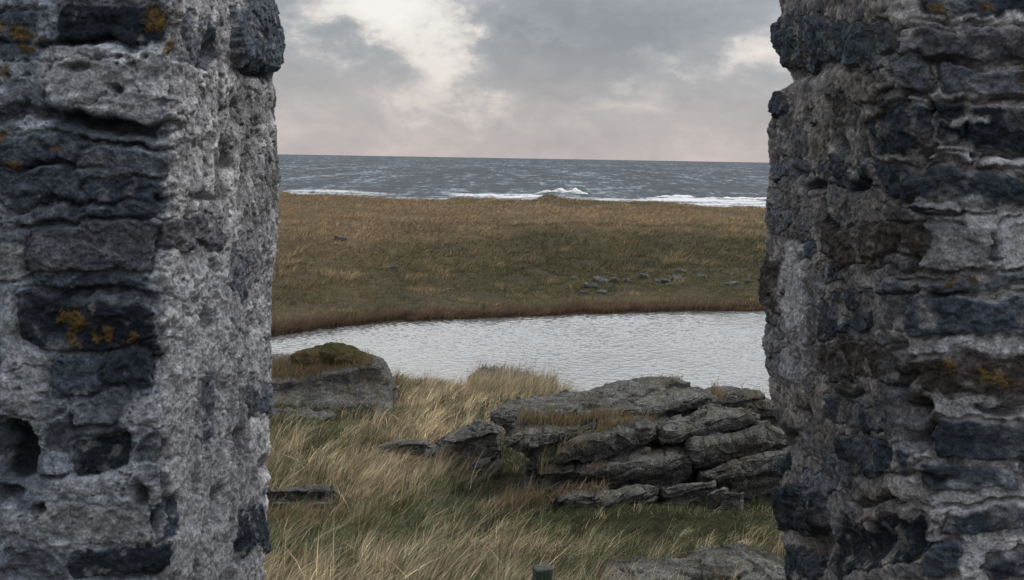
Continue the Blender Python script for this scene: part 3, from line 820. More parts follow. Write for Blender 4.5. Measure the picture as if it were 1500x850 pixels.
def build_wall(side, label, corner_px, edge_px, Yn, Yf, stones, pale, holes, lichen, mortar_f, mortar_j, seed, veins=()):
    sg = -1.0 if side == 'L' else 1.0          # the wall runs off to sg*x
    def line_at(pts, Yd):
        P = at([p[0] for p in pts], [p[1] for p in pts], Yd)
        o = np.argsort(P[:, 2]); return P[o, 2], P[o, 0]
    zc, xc = line_at(corner_px, Yn); ze, xe = line_at(edge_px, Yf)
    zs = np.concatenate([np.linspace(-2.6, -1.28, 16), np.arange(-1.25, .50, .0026), np.linspace(.53, 1.5, 22)])
    XC = np.interp(zs, zc, xc); XE = np.interp(zs, ze, xe)
    rc, rf = (.035, .05) if side == 'L' else (.13, .05)
    u_front = np.concatenate([np.linspace(2.4, .48, 14), np.arange(.46, .0, -.0026)])   # distance from the corner along the face
    u_j = np.linspace(0, 1, int((Yf - Yn) / .0036))
    u_b = np.linspace(0, 1, 16)
    ang = np.linspace(0, np.pi / 2, int(rc * 1.57 / .0028) + 4)[1:-1]; angf = np.linspace(0, np.pi / 2, 26)[1:-1]
    nzn = len(zs)
    cols, nrm, seg = [], [], []
    one = np.ones(nzn)
    for d in u_front:
        cols.append(st(XC + sg * (rc + d), Yn * one, zs)); nrm.append((0, -1, 0)); seg.append(0)
    for a in ang:
        cols.append(st(XC + sg * rc - sg * np.sin(a) * rc, (Yn + rc) * one - np.cos(a) * rc, zs)); nrm.append((-sg * math.sin(a), -math.cos(a), 0)); seg.append(0 if a < .8 else 1)
    for t in u_j:
        cols.append(st(XC + (XE - XC) * t, Yn + rc + (Yf - rf - Yn - rc) * t * one, zs)); nrm.append((-sg, 0, 0)); seg.append(1)
    for a in angf:
        cols.append(st(XE + sg * rf - sg * np.cos(a) * rf, (Yf - rf) * one + np.sin(a) * rf, zs)); nrm.append((-sg * math.cos(a), math.sin(a), 0)); seg.append(1)
    for t in u_b:
        cols.append(st(XE + sg * (rf + 2.2 * t ** 1.5), Yf * one, zs)); nrm.append((0, 1, 0)); seg.append(2)
    for t in np.linspace(.1, .9, 5):
        cols.append(st(XC + sg * (rc + 2.5), (Yf + (Yn - Yf) * t) * one, zs)); nrm.append((sg, 0, 0)); seg.append(2)
    P = np.stack(cols, 1)                      # nz, nu, 3
    nu = P.shape[1]
    Nn = np.repeat(np.array(nrm)[None], nzn, 0).reshape(-1, 3)
    seg = np.array(seg); segv = np.tile(seg, nzn)
    Q = P.reshape(-1, 3)
    # arc length coordinate
    ul = np.concatenate([[0], np.cumsum(np.linalg.norm(np.diff(P.mean(0), axis=0), axis=1))])
    U = np.tile(ul, nzn); Z = Q[:, 2]
    px, py = proj(Q)
    onj = (segv == 1)
    # warp so that nothing is ruled
    wq = Q / .06
    w1 = fbm(wq, 5, seed + 1, .6); w2 = fbm(wq + 9, 5, seed + 2, .6)
    vd = -Q / np.linalg.norm(Q, axis=1)[:, None]
    ws = np.clip(np.abs((vd * Nn).sum(1)) * 1.05, .30, 1.0)
    jb = np.clip(np.abs(Nn[:, 0]), 0, 1) ** 2 * (segv < 2)      # 0 on the face, 1 on the jamb
    v1 = fbm(Q / .17 + 5, 3, seed + 15); v2 = fbm(Q / .17 + 15, 3, seed + 16)
    X = px + (w1 * 20 + v1 * 30) * ws; Y = py + w2 * 17 + v2 * 26
    # --- mortar ground
    lum = fbm(Q / .05, 5, seed + 3, .6)
    fine = fbm(Q / .012, 3, seed + 4, .6)
    stretch = fbm(Q * np.array([14, 14, 60]), 4, seed + 5)
    h = .012 * fbm(Q / .16, 4, seed + 6) + .009 * lum + .004 * fine
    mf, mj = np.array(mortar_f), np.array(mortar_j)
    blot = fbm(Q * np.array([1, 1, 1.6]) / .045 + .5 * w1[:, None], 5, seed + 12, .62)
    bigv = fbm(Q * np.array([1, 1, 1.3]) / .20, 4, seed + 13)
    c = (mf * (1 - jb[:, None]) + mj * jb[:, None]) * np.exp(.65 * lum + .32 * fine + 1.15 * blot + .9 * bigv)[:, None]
    # rubble showing through the worn coat
    f1, f2, cid = worley(st(U / .14 + .35 * w1, Z / .075 + .35 * w2), seed)
    rnd = ((cid * 53) & 4095) / 4096.0
    show = np.clip(sstep(f2 - f1, .06, .22) * (rnd < .62), 0, 1) * ((1 - .65 * jb) if side == 'L' else (.35 + .45 * jb)) * sstep(fbm(Q / .13, 3, seed + 7), -.35, .15)
    tone = np.array([TONE['db'], TONE['bl'], TONE['gr'], TONE['dk']])[(cid % 4)]
    c = c * (1 - .8 * show[:, None]) + .8 * show[:, None] * tone * np.exp(.6 * lum + .3 * stretch)[:, None]
    h = h + show * (.010 * (rnd - .3) + .006 * stretch)
    joint = np.exp(-((f2 - f1) / .05) ** 2) * (rnd < .5)
    h = h - .008 * joint
    # weathered pocks
    pk = worley(st(U / .022 + w1, Z / .018 + w2), seed + 5)
    pock = (1 - sstep(pk[0], .10, .30)) * ((((pk[2] * 29) & 4095) / 4096.0) < .35) * (1 - show) * sstep(fbm(Q / .1, 2, seed + 8), -.15, .25)
    h = h - .013 * pock
    if side == 'L':      # rain has washed the lime down the jamb; its upper far side is darker
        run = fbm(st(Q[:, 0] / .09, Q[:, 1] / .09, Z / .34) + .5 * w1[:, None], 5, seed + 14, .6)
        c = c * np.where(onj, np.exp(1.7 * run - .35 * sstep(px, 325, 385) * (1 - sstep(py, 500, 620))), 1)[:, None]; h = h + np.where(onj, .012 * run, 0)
    # --- pale patches of surviving plaster
    for (x0, y0, x1, y1, k) in pale:
        s = sdf_box(X, Y, x0, y0, x1, y1, 30) / np.where(onj, .42, 1.0)
        m = (1 - sstep(s + 10 * lum, -9, 7))
        c = c * (1 - m * k)[:, None] + (m * k)[:, None] * np.array(TONE['pa']) * np.exp(.42 * lum + .3 * fine)[:, None]
        h = h + m * .004 + m * .004 * lum
    # --- the bigger stones and a few dark-painted cavities, one by one
    sid = np.full(len(Q), -1)
    for k, (x0, y0, x1, y1, tn, rel, big) in enumerate(stones):
        near = (px > x0 - 45) & (px < x1 + 45) & (py > y0 - 45) & (py < y1 + 45) & (segv < 2)
        if not near.any(): continue
        i = np.where(near)[0]
        tl = rng.uniform(-.16, .16); cxm, cym = (x0 + x1) / 2, (y0 + y1) / 2
        ins = 0 if side == 'L' else 3.5
        s = sdf_box(X[i] + tl * .5 * (Y[i] - cym), Y[i] + tl * (X[i] - cxm), x0 + ins * ws[i].mean(), y0 + ins, x1 - ins * ws[i].mean(), y1 - ins, 14) / ws[i]
        m = 1 - sstep(s, -2.8, 1.6)
        # mortar smeared over it
        m = m * (1 - (.15 + .75 * jb[i]) * sstep(fbm(Q[i] / .07 + 11, 4, seed + 61), .02, .28))
        q = Q[i]
        tl = tl * 1.2
        zz = q[:, 2] + tl * (q[:, 0] + q[:, 1]) + .028 * w2[i] + .02 * fbm(q / .025, 2, seed + 29)
        ly = noise(st(q[:, 0] * 13 + k, q[:, 1] * 13, zz * 42), seed + 30 + k)
        ly2 = noise(st(q[:, 0] * 40 + k, q[:, 1] * 40, zz * 120), seed + 31 + k)
        facet = fbm(q / .09 + k * 3.1, 3, seed + 32 + k)
        chip = np.floor(zz * 26 + 1.1 * facet + q[:, 0] * 5)
        sh = rel + .011 * facet + .0035 * ly + .003 * ly2 + .004 * fine[i] + .007 * (((chip * 37 + k) % 5) / 5 - .5) + .006 * lum[i]
        h[i] = h[i] * (1 - m) + m * sh
        h[i] -= (.008 if side == 'L' else .017) * np.exp(-((s - 3) / 3.6) ** 2)
        col = np.array(TONE[tn]) * np.exp(.55 * lum[i] + .24 * ly + .22 * ly2 + .25 * fine[i] + .3 * facet)[:, None]
        # lime wash still clinging to parts of it
        wash = sstep(fbm(q / .035 + 7 * k, 4, seed + 60), .22, .42) * .55
        col = col * (1 - wash)[:, None] + wash[:, None] * np.array(TONE['pg'])
        c[i] = c[i] * (1 - m)[:, None] + m[:, None] * col
        if big: sid[i[s < 1.0]] = k
    # lime pointing squeezed out of the joints
    for (x0, y0, x1, y1, k) in veins:
        s = sdf_box(X + 8 * lum, Y + 6 * lum, x0, y0, x1, y1, 12) / ws
        m = (1 - sstep(s, -4, 2)) * k * (segv < 2)
        h = h * (1 - m) + m * (.002 + .006 * lum + .003 * fine)
        c = c * (1 - m)[:, None] + m[:, None] * np.array(TONE['pa']) * np.exp(.5 * lum + .3 * fine)[:, None]
        sid[m > .5] = -1
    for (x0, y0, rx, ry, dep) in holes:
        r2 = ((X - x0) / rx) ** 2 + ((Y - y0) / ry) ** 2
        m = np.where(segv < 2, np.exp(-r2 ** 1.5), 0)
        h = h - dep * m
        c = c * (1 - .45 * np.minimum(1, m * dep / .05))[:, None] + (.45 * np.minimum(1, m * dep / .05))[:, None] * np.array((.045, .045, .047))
    for (x0, y0, rx, ry) in lichen:
        r2 = ((X - x0) / rx) ** 2 + ((Y - y0) / ry) ** 2
        m = sstep(np.exp(-r2) + .9 * fine + .7 * lum, .50, .62) * (r2 < 4) * (segv < 2) * .85
        c = c * (1 - m)[:, None] + m[:, None] * np.array((.135, .088, .026))
        h = h + .0012 * m
    c = np.clip(c, .012, .62)
    fade = np.where(segv == 2, .35, 1.0)
    Q = Q + Nn * (h * fade)[:, None]
    root = empty('ruined_wall', (float(XC.mean() + sg * 1.2), (Yn + Yf) / 2, -1.9))
    tag(root, label, 'wall', kind='thing')
    off = np.array(root.location)
    Fq = grid_faces(nu, nzn, True)
    if sg < 0: pass
    else: Fq = Fq[:, ::-1]
    fcol = (np.arange(len(Fq)) % nu)
    fs_ = seg[fcol]
    fsid = sid[Fq[:, 0]]
    for k in range(len(stones)):                 # a stone is one piece: crumbs cut off by mortar stay with the wall
        fi = np.where(fsid == k)[0]
        if not len(fi): continue
        used, inv = np.unique(Fq[fi].ravel(), return_inverse=True); inv = inv.reshape(-1, 4)
        lab = np.arange(len(used))
        while True:
            mn = lab[inv].min(1); new = lab.copy()
            for q in range(4): np.minimum.at(new, inv[:, q], mn)
            new = new[new]
            if (new == lab).all(): break
            lab = new
        fl = lab[inv[:, 0]]; vals, cnt = np.unique(fl, return_counts=True)
        fsid[fi[fl != vals[cnt.argmax()]]] = -1
    def sub(name, mask, extra=None):
        f = Fq[mask]
        used, inv = np.unique(f.ravel(), return_inverse=True)
        if len(used) < 60: return None
        return mesh_obj(name, Q[used] - off, inv.reshape(-1, 4), WALL, root, attrs={'tint': c[used]})
    sub('wall_face', (fs_ == 0) & (fsid < 0)); sub('jamb', (fs_ == 1) & (fsid < 0))
    sub('rear_face', fs_ == 2)
    for k in range(len(stones)):
        if (fsid == k).any(): sub('stone', fsid == k)
    # rough top
    i = np.arange((nzn - 1) * nu, nzn * nu)
    V = np.concatenate([Q[i], Q[i].mean(0)[None] + np.array([[0, 0, .1]])]) - off
    tri = st(np.arange(nu), (np.arange(nu) + 1) % nu, np.full(nu, nu))
    mesh_obj('wall_top', V, tri, WALL, root, attrs={'tint': np.tile(np.array([[.15, .15, .15]]), (nu + 1, 1))})

# x0,y0,x1,y1,tone,relief,part?
L_STONES = [(95, 8, 232, 60, 'dk', -.010, 1), (0, 8, 60, 60, 'bl', .0, 0), (340, -10, 414, 100, 'bl', .018, 1), (262, 20, 318, 96, 'gr', .0, 0),
    (0, 205, 150, 245, 'bl', .004, 1), (110, 215, 250, 262, 'gr', .006, 1), (0, 248, 120, 300, 'bl', .004, 1), (125, 262, 250, 312, 'bl', .0, 1),
    (48, 322, 226, 407, 'pu', .014, 1), (230, 322, 325, 360, 'pu', .008, 1), (0, 345, 44, 415, 'pg', .004, 0),
    (52, 412, 244, 432, 'bl', .010, 0), (24, 442, 246, 511, 'dk', .012, 1), (64, 520, 150, 570, 'bl', .0, 0), (155, 515, 238, 566, 'db', .002, 1),
    (104, 636, 198, 694, 'dk', -.004, 1), (110, 570, 190, 612, 'gr', .004, 0), (0, 612, 46, 700, 'dk', -.03, 0), (92, 796, 244, 842, 'dk', .006, 1), (220, 735, 262, 790, 'bl', .0, 0),  # sunken left-edge entry is a cavity, its shade painted by the dark tone
    (60, 740, 205, 790, 'pg', .006, 0), (0, 800, 85, 850, 'gr', .0, 0),
    (284, 550, 312, 640, 'gr', .006, 0), (346, 742, 392, 806, 'db', .014, 1), 
    (330, 380, 360, 430, 'gr', .004, 0), (360, 560, 396, 610, 'gr', .006, 0), ]
L_PALE = [(60, 66, 250, 160, .72), (0, 505, 62, 625, .55), (60, 690, 240, 800, .42), (250, 395, 335, 850, .85), (335, 440, 395, 850, .5), (225, 362, 330, 440, .8), (255, 0, 300, 200, .30), (0, 440, 26, 520, .5), (180, 580, 245, 640, .4), (310, 330, 400, 560, .35), (0, 750, 120, 850, .35)]
L_HOLES = [(70, 172, 90, 9, .05), (170, 182, 75, 11, .06), (215, 170, 45, 5, .03), (120, 100, 16, 8, .03), (169, 119, 8, 8, .04), (130, 60, 60, 5, .03), (10, 655, 34, 42, .045), (12, 722, 22, 12, .04),
    (211, 727, 12, 14, .06), (58, 750, 8, 7, .05), (220, 764, 6, 16, .05), (75, 692, 26, 5, .03), (372, 106, 22, 6, .04), (140, 432, 80, 4, .03), (60, 320, 40, 4, .02), (240, 290, 16, 5, .03), (298, 296, 12, 8, .04),
    (318, 738, 7, 22, .05), (291, 832, 6, 14, .05), (332, 640, 6, 20, .035), (345, 170, 8, 22, .03), (384, 690, 8, 14, .04), (180, 842, 50, 5, .04), (110, 300, 90, 3, .02), (60, 246, 80, 3, .02), (180, 208, 70, 3, .02), (300, 480, 6, 26, .03), (326, 560, 5, 24, .03), (352, 640, 7, 22, .04), (290, 700, 5, 22, .03), (372, 600, 6, 16, .03), (330, 250, 6, 26, .035), (376, 200, 6, 22, .03), (310, 60, 6, 26, .03), (345, 800, 6, 18, .035), (318, 300, 6, 30, .025), (370, 470, 5, 25, .02), (350, 560, 5, 30, .02), (300, 110, 5, 40, .02)]
L_LICH = [(35, 40, 28, 20), (45, 68, 32, 10), (12, 108, 10, 12), (217, 22, 26, 18), (241, 62, 9, 14), (8, 203, 10, 9), (30, 234, 14, 6), (80, 228, 12, 5), (102, 462, 24, 18), (150, 484, 24, 18), (208, 496, 12, 12)]
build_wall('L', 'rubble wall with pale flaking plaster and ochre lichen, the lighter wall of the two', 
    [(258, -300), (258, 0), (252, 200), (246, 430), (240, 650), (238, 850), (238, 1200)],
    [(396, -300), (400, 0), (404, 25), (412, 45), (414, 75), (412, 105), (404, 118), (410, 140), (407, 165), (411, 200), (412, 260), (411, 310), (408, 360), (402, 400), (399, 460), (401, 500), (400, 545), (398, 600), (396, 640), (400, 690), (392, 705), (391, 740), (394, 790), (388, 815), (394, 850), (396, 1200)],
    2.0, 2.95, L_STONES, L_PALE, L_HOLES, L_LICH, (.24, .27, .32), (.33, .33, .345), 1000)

R_STONES = [(1132, 28, 1276, 100, 'bl', .014, 1), (1280, 20, 1310, 80, 'gr', .0, 0), (1365, -4, 1520, 30, 'db', .006, 1), (1312, 42, 1520, 88, 'pu', .012, 1), (1308, 78, 1362, 134, 'gr', .012, 1), (1374, 96, 1520, 146, 'gr', .014, 1),
    (1318, 138, 1352, 166, 'pa', .004, 0), (1356, 148, 1408, 176, 'dk', .0, 0), (1266, 152, 1346, 230, 'db', -.004, 1), (1358, 178, 1422, 216, 'dk', .0, 1), (1412, 156, 1520, 226, 'dk', .002, 1),
    (1356, 220, 1424, 242, 'pa', .008, 0), (1434, 226, 1520, 248, 'pa', .004, 0), (1250, 236, 1348, 282, 'db', .006, 1), (1350, 250, 1520, 292, 'db', .006, 1), (1350, 284, 1402, 309, 'dk', .024, 1),
    (1345, 318, 1476, 394, 'pg', .012, 1), (1458, 306, 1520, 384, 'pa', .006, 0), (1209, 324, 1352, 384, 'br', .006, 1), (1288, 402, 1520, 429, 'gr', .012, 1), (1335, 432, 1520, 504, 'bl', .014, 1),
    (1115, 374, 1154, 452, 'br', .014, 1), (1200, 386, 1246, 412, 'db', .0, 0), (1202, 424, 1282, 490, 'db', .008, 1), (1198, 498, 1330, 558, 'br', .004, 1), (1322, 512, 1520, 590, 'br', .012, 1),
    (1206, 584, 1298, 632, 'db', .004, 1), (1362, 608, 1520, 672, 'db', .014, 1), (1226, 644, 1334, 702, 'db', .006, 1), (1338, 676, 1486, 722, 'bl', .010, 1), (1172, 680, 1246, 732, 'gr', .006, 1),
    (1132, 714, 1212, 782, 'dk', .026, 1), (1218, 758, 1352, 836, 'dk', -.006, 1), (1354, 794, 1414, 850, 'bl', .010, 1), (1446, 812, 1520, 852, 'db', .012, 1), (1378, 744, 1520, 788, 'db', .010, 1),
    (1196, 236, 1252, 280, 'db', .008, 1), (1180, 150, 1196, 182, 'dk', -.012, 0), (1208, 146, 1228, 176, 'br', -.012, 0), (1130, 130, 1156, 172, 'db', .012, 0), (1128, 300, 1160, 340, 'gr', .004, 0), (1160, 345, 1196, 385, 'bl', .004, 0),  # the two sunken entries are pockets, shade painted into their tone
    (1130, 230, 1180, 262, 'gr', .004, 0), (1490, 675, 1530, 715, 'gr', .0, 0), (1130, 660, 1160, 700, 'db', .006, 0), (1145, 800, 1210, 850, 'db', .006, 1), (1420, 792, 1442, 850, 'pa', .0, 0), (1270, 380, 1345, 400, 'db', .0, 0), (1120, 470, 1150, 520, 'pg', .008, 0), (1230, 100, 1300, 140, 'wm', .006, 0)]
R_PALE = [(1362, 28, 1450, 42, .6), (1455, 22, 1520, 44, .6), (1350, 134, 1420, 150, .6), (1340, 276, 1460, 326, .7), (1440, 330, 1520, 394, .5), (1376, 502, 1520, 514, .8), (1348, 572, 1470, 606, .8), (1362, 718, 1520, 752, .7), (1148, 350, 1182, 560, .5), (1350, 786, 1450, 794, .6), (1384, 176, 1444, 182, .5), (1420, 180, 1444, 206, .5), (1480, 660, 1520, 700, .5), (1410, 792, 1444, 850, .6), (1330, 660, 1420, 680, .5), (1300, 640, 1340, 740, .2)]
R_HOLES = [(1190, 276, 14, 8, .05), (1260, 268, 14, 10, .04), (1172, 250, 10, 6, .03), (1340, 590, 22, 14, .05), (1345, 632, 14, 22, .06), (1470, 596, 40, 5, .04), (1270, 800, 50, 22, .02), (1200, 790, 16, 20, .03), (1330, 545, 20, 6, .03), (1420, 300, 60, 3, .015), (1400, 36, 50, 3, .02), (1440, 92, 80, 3, .02), (1430, 149, 70, 4, .025), (1450, 430, 90, 3, .025), (1350, 236, 10, 14, .03), (1425, 740, 70, 4, .03), (1360, 700, 30, 6, .03), (1140, 118, 12, 8, .03), (1230, 215, 12, 10, .03), (1320, 500, 14, 10, .03),
    (1445, 350, 3, 20, .02), (1458, 372, 12, 3, .02), (1400, 230, 70, 2.5, .02), (1180, 450, 5, 12, .02), (1170, 520, 5, 10, .02), (1215, 330, 12, 5, .03), (1160, 640, 12, 8, .03), (1240, 575, 20, 5, .03), (1180, 610, 14, 6, .03), (1290, 735, 40, 6, .04), (1170, 380, 6, 8, .02), (1350, 165, 6, 16, .03)]
R_LICH = [(1383, 15, 13, 9), (1440, 12, 12, 6), (1488, 118, 12, 14), (1400, 410, 14, 8), (1430, 404, 14, 5), (1396, 534, 20, 8), (1456, 548, 30, 10), (1498, 260, 8, 8)]
build_wall('R', 'rubble wall of dark bedded slabs with bright mortar joints, the darker wall of the two',
    [(1312, -300), (1312, 0), (1318, 120), (1336, 240), (1340, 380), (1330, 520), (1338, 640), (1340, 850), (1345, 1200)],
    [(1136, -300), (1135, 0), (1138, 25), (1131, 34), (1133, 70), (1141, 98), (1152, 108), (1156, 122), (1132, 136), (1128, 165), (1121, 185), (1123, 230), (1120, 300), (1117, 372), (1115, 450), (1118, 500), (1116, 530), (1123, 570), (1132, 600), (1145, 628), (1141, 660), (1134, 700), (1140, 730), (1150, 765), (1140, 782), (1148, 800), (1144, 850), (1144, 1200)],
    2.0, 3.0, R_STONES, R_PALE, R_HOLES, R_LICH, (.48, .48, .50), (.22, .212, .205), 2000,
    veins=[(1362, 26, 1450, 40, .9), (1462, 22, 1520, 44, .9), (1350, 134, 1426, 149, .9), (1386, 176, 1442, 188, .8), (1356, 206, 1396, 216, .7), (1350, 278, 1440, 294, .6), (1404, 292, 1462, 326, .95), (1456, 316, 1520, 392, .8), (1376, 498, 1520, 517, .95), (1346, 572, 1470, 606, .95), (1362, 716, 1520, 751, .9), (1350, 785, 1450, 795, .8), (1410, 792, 1446, 850, .9), (1150, 350, 1178, 480, .6), (1300, 638, 1340, 660, .5), (1290, 84, 1312, 130, .4)])

# ----------------------------------------------------------------- grasses
def blades(name, x, y, z, ht, wd, lean, leandir, tint, mat, segs=3, face=None, tipfade=1.12):
    """lean: tip offset / height.  tint: n,3"""
    n = len(x)
    L = segs + 1
    t = np.linspace(0, 1, L)[None, :]
    rot = rng.uniform(0, np.pi, n) if face is None else face
    sx, sy = np.cos(rot), np.sin(rot)
    bend = (lean * ht)[:, None] * t ** 1.8
    cx = x[:, None] + np.cos(leandir)[:, None] * bend; cy = y[:, None] + np.sin(leandir)[:, None] * bend
    cz = z[:, None] + ht[:, None] * (t - .22 * np.minimum(lean, 1.6)[:, None] * t ** 2)
    w = wd[:, None] * np.array([1, .9, .62, .12] if segs == 3 else [1, .75, .12])[None, :] * .5
    V = np.empty((n, L, 2, 3), np.float32)
    for k, s in enumerate((-1, 1)):
        V[:, :, k, 0] = cx + s * w * sx[:, None]; V[:, :, k, 1] = cy + s * w * sy[:, None]; V[:, :, k, 2] = cz
    b = (np.arange(n) * L * 2)[:, None] + (np.arange(segs) * 2)[None, :]
    Fq = st(b, b + 1, b + 3, b + 2).reshape(-1, 4)
    C = np.repeat(tint[:, None, :], L * 2, 1).reshape(-1, 3)
    return mesh_obj(name, V.reshape(-1, 3), Fq, mat, attrs={'tint': C})

def near_points(n_tuft, per, spread, wide=1.35):
    """tuft centres over the near slope, then blades round them"""
    Y0 = np.sqrt(rng.uniform(7.2 ** 2, 25.5 ** 2, n_tuft))
    X0 = rng.uniform(-1, 1, n_tuft) * (Y0 * .235 * wide + .5)
    k = np.repeat(np.arange(n_tuft), per)
    r = np.abs(rng.normal(0, 1, len(k))) * spread
    a = rng.uniform(0, 2 * np.pi, len(k))
    return X0, Y0, k, X0[k] + r * np.cos(a), Y0[k] + r * np.sin(a)

def near_grass():
    out = []
    for (nt_, per, spread, hm, hs, wd, kind) in [(9500, 30, .12, .15, .30, .0048, 'low'), (2900, 52, .07, .25, .25, .0044, 'tall'), (2000, 14, .09, .38, .22, .0036, 'stalk')]:
        X0, Y0, k, x, y = near_points(nt_, per, spread)
        dry0 = near_field(X0, Y0)
        tuft = rng.uniform(0, 1, nt_); dirt = rng.uniform(0, 1, nt_); brt = np.exp(rng.normal(.1, .32, nt_)); lnt = rng.normal(0, .22, nt_)
        hf = np.exp(rng.normal(0, .25, nt_))
        ht_scale = .84 * (1 - .52 * sstep(x, .2, .7) * sstep(y, 11.0, 11.8) * (1 - sstep(y, 13.3, 14)))
        z = ground(x, y)
        rk = rock_at(x, y); ht_scale = ht_scale * np.ones(len(x))
        keep = ~((rk > z + .03) & (rk < z + 4))
        # keep growth short just in front of bare sheets and thin it on the dry flat by the right wall
        if kind == 'stalk': keep &= rng.uniform(0, 1, len(x)) < (.25 + .9 * dry0[k])
        x, y, z, k, ht_scale = x[keep], y[keep], z[keep], k[keep], ht_scale[keep]
        n = len(x); dry = np.clip(dry0[k] + (tuft[k] - .5) * .7 + rng.normal(0, .12, n), 0, 1)
        if kind == 'low': dry = dry * .6
        if kind == 'low': mat_ = rng.uniform(0, 1, n) < .4
        ht = hm * ht_scale * hf[k] * np.exp(rng.normal(0, hs, n))
        short = sstep(x, .6, 1.6) * (1 - sstep(y, 10.0, 10.9)) * (1 - .55 * (kind == 'low'))
        ht = ht * (1 - .45 * short) * (1 - .25 * sstep(y, 17, 20))
        # kept low beside the flat stones
        rr = np.maximum.reduce([rock_at(x + a, y + .3 + b) for a in (-.15, .15) for b in (0, .35)])
        ht = ht * np.where((rr > z) & (rr < z + .35), .55, 1)
        ln = np.clip(rng.normal(.66, .22, n) + lnt[k] + .25 * fbm(st(x / 1.1, y / 1.6, x * 0), 2, 33), .05, 1.7)
        ld = rng.normal(.18, .35, n) + (dirt[k] - .5) * 1.6 + .5 * fbm(st(x / 1.8, y / 1.8, x * 0 + 8), 2, 34)
        if kind == 'low':
            ld = np.where(mat_, rng.uniform(0, 6.28, n), ld); ln = np.where(mat_, ln + .6, ln)
        isdry = rng.uniform(0, 1, n) < (dry ** .9 if kind != 'stalk' else .25 + .75 * dry)
        mixv = rng.uniform(0, 1, n)[:, None]
        dryc = (TAN * (1 - mixv) + STRAW * mixv)
        rust = (rng.uniform(0, 1, n) < .08)[:, None]
        dryc = np.where(rust, RUST * 1.2, dryc)
        t2 = np.clip(tuft[k] + rng.normal(0, .2, n), 0, 1)[:, None]
        grc = GREEN * (1 - t2) + SAGE * t2
        grc = np.where((rng.uniform(0, 1, n) < .3)[:, None], DARK * 1.5, grc)
        c = np.where(isdry[:, None], dryc, grc) * (brt[k] * np.exp(rng.normal(0, .25, n)))[:, None]
        pale = np.exp(-((x + .9) / 1.3) ** 2 - ((y - 19.5) / 3.0) ** 2)[:, None]
        c = np.where(isdry[:, None], c * (1 + .45 * pale) * (1.3 if kind == 'stalk' else 1), c)
        
        out.append((x, y, z - .02, ht, wd * np.exp(rng.normal(0, .2, n)) * (1 + .03 * (y - 9)), ln, ld, c))
    cat = [np.concatenate([o[k] for o in out]) for k in range(8)]
    print('near blades', len(cat[0]))
    tag(blades('grass', *cat, BLADE), 'long wind-bent straw and green grass on the near slope', 'grass', kind='stuff')
near_grass()

def rock_grass():
    """tufts rooted in the seams of the outcrop"""
    X, Y, H, C_, G = [], [], [], [], []
    for (xa, ya, xb, yb, d, n, h, w) in [(757, 606, 898, 603, 13.62, 900, .13, .05), (875, 628, 922, 620, 13.42, 260, .10, .05), (900, 607, 960, 610, 13.75, 160, .08, .06), (1040, 576, 1062, 590, 14.6, 160, .12, .12), (1070, 584, 1130, 590, 15.4, 700, .16, .25), (684, 560, 830, 576, 22.4, 4500, .38, .4), (700, 548, 815, 562, 23.9, 700, .10, .5), (725, 668, 800, 700, 13.0, 700, .24, .10), (330, 744, 492, 740, 12.7, 700, .19, .12), (795, 690, 890, 700, 13.0, 500, .09, .08), (846, 640, 900, 632, 13.3, 160, .06, .04), (935, 552, 1000, 551, 14.75, 160, .05, .12), (396, 546, 470, 537, 19.15, 1500, .11, .10), (470, 537, 545, 524, 19.25, 900, .08, .09), (396, 540, 470, 526, 19.4, 900, .09, .15), (430, 522, 540, 524, 19.4, 1100, .08, .18)]:
        t = rng.uniform(0, 1, n)
        P = at(xa + (xb - xa) * t, ya + (yb - ya) * t, d + rng.normal(0, w, n))
        X.append(P[:, 0]); Y.append(P[:, 1]); H.append(h * np.exp(rng.normal(0, .3, n))); G.append(np.full(n, h))
    x, y, h = map(np.concatenate, (X, Y, H))
    z = np.maximum(ground(x, y), np.maximum.reduce([rock_at(x + a, y + b) for a in (-.05, 0, .05) for b in (-.05, 0)]))
    n = len(x); m = rng.uniform(0, 1, n)[:, None]
    c = np.where((np.concatenate(G) > .3)[:, None], STRAW * (1 - .5 * m) + TAN * .5 * m, TAN * 1.1 * (1 - .6 * m) + RUST * 1.3 * .6 * m)
    c = np.where((rng.uniform(0, 1, n) < .2)[:, None], GREEN * 1.3, c) * np.exp(rng.normal(0, .2, n))[:, None]
    o = blades('grass', x, y, z - .02, h, np.full(n, .007), np.clip(rng.normal(.5, .3, n), 0, 1.4), rng.normal(.2, .8, n), c, BLADE)
    tag(o, 'rusty short grass growing along the seams of the rocks', 'grass', kind='stuff')
rock_grass()

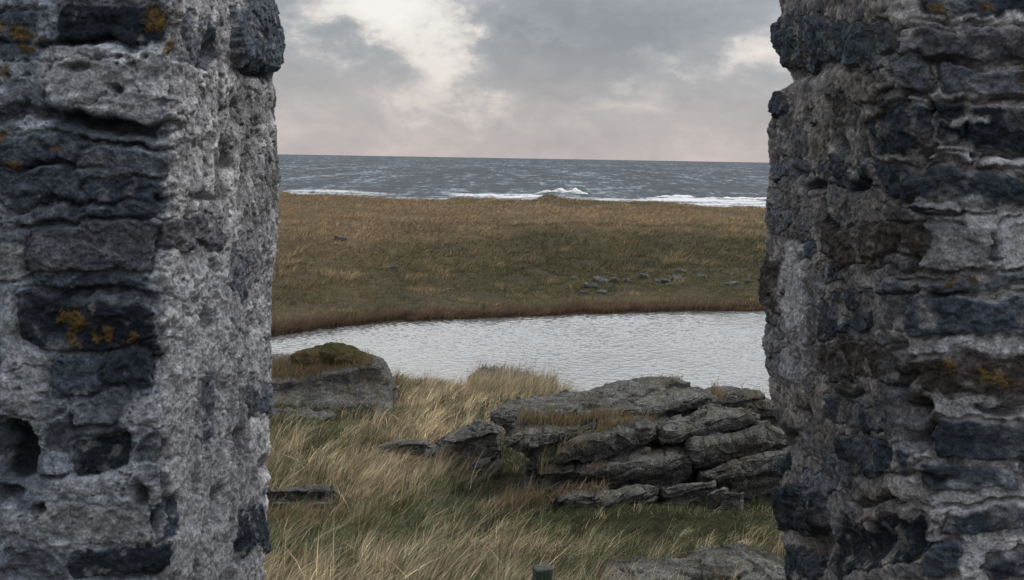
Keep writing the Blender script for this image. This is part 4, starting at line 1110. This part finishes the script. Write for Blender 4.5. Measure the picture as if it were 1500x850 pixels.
def hill_grass():
    n = 260000
    s = rng.uniform(0, 1, n) ** 1.25 * 108
    yy = s + 57
    x = rng.uniform(-1, 1, n) * (yy * .25 + 3)
    y = edge(x) + s + .8
    z = ground(x, y)
    tn = 1.3 * fbm(st(x / 2.2 + y / 6, y / 2.2, x * 0), 4, 43, .65)
    dry = np.clip(far_field(x, y) + 1.15 * tn + rng.normal(0, .14, n), 0, 1)
    keep = rng.uniform(0, 1, n) < .35 + .9 * sstep(tn, -.3, .4)
    x, y, z, s, dry, tn = (a[keep] for a in (x, y, z, s, dry, tn)); n = len(x)
    ht = (.09 + .34 * np.clip(.5 + tn, 0, 1.3) ** 1.5) * np.exp(rng.normal(0, .25, n)) * (.45 + .55 * sstep(s, 2, 14))
    m = np.clip(dry, 0, 1)[:, None]
    lowc = np.where((rng.uniform(0, 1, n) < .5)[:, None], HOLIVE, HGREEN)
    lowc = np.where(((s < 9) & (rng.uniform(0, 1, n) < .6))[:, None], HGREEN * 1.15, lowc)
    hi = np.where((rng.uniform(0, 1, n) < .6)[:, None], HTAN, HBROWN * 1.3)
    c = (lowc * (1 - m) + hi * m) * np.exp(np.clip(rng.normal(0, .25, n) + .6 * tn + .55 * fbm(st(x / 11, s / 7, x * 0 + 6), 3, 48), -1.0, .42))[:, None]
    o = blades('grass', x, y, z - .03, ht, .030 * np.exp(rng.normal(0, .25, n)) * (.6 + y / 150), np.clip(rng.normal(1.0, .4, n), 0, 2.0), rng.normal(.1, .8, n), c, BLADE, segs=2)
    tag(o, 'brown and olive grass covering the slope beyond the pond', 'grass', kind='stuff')
hill_grass()

def reeds():
    n = 42000
    x = rng.uniform(-17, 19, n)
    s = np.abs(rng.normal(0, .8, n)) + .1 + .9 * fbm(st(x / 2.2, x * 0, x * 0), 3, 46)
    y = edge(x) + s
    z = np.maximum(ground(x, y), POND_Z - .05)
    cl = fbm(st(x / .9, y / .9, x * 0), 3, 47)
    ht = (.30 + .34 * cl + .12 * fbm(st(x / 3.5, x * 0, x * 0 + 2), 3, 49)).clip(.08) * np.exp(rng.normal(0, .2, n)) * (1 + .35 * sstep(-x, 5, 9))
    m = np.clip(.5 + .9 * cl + rng.normal(0, .2, n), 0, 1)[:, None]
    c = np.array([.075, .054, .038]) * (1 - m) + np.array([.26, .19, .13]) * m
    c = c * np.exp(rng.normal(0, .2, n))[:, None]
    o = blades('reeds', x, y, z - .03, ht, .022 * np.exp(rng.normal(0, .25, n)), np.clip(rng.normal(.55, .3, n), 0, 1.5), rng.normal(.1, .6, n), c, REED, segs=2)
    tag(o, 'reddish brown reed fringe along the far water edge', 'reeds', kind='stuff')
reeds()
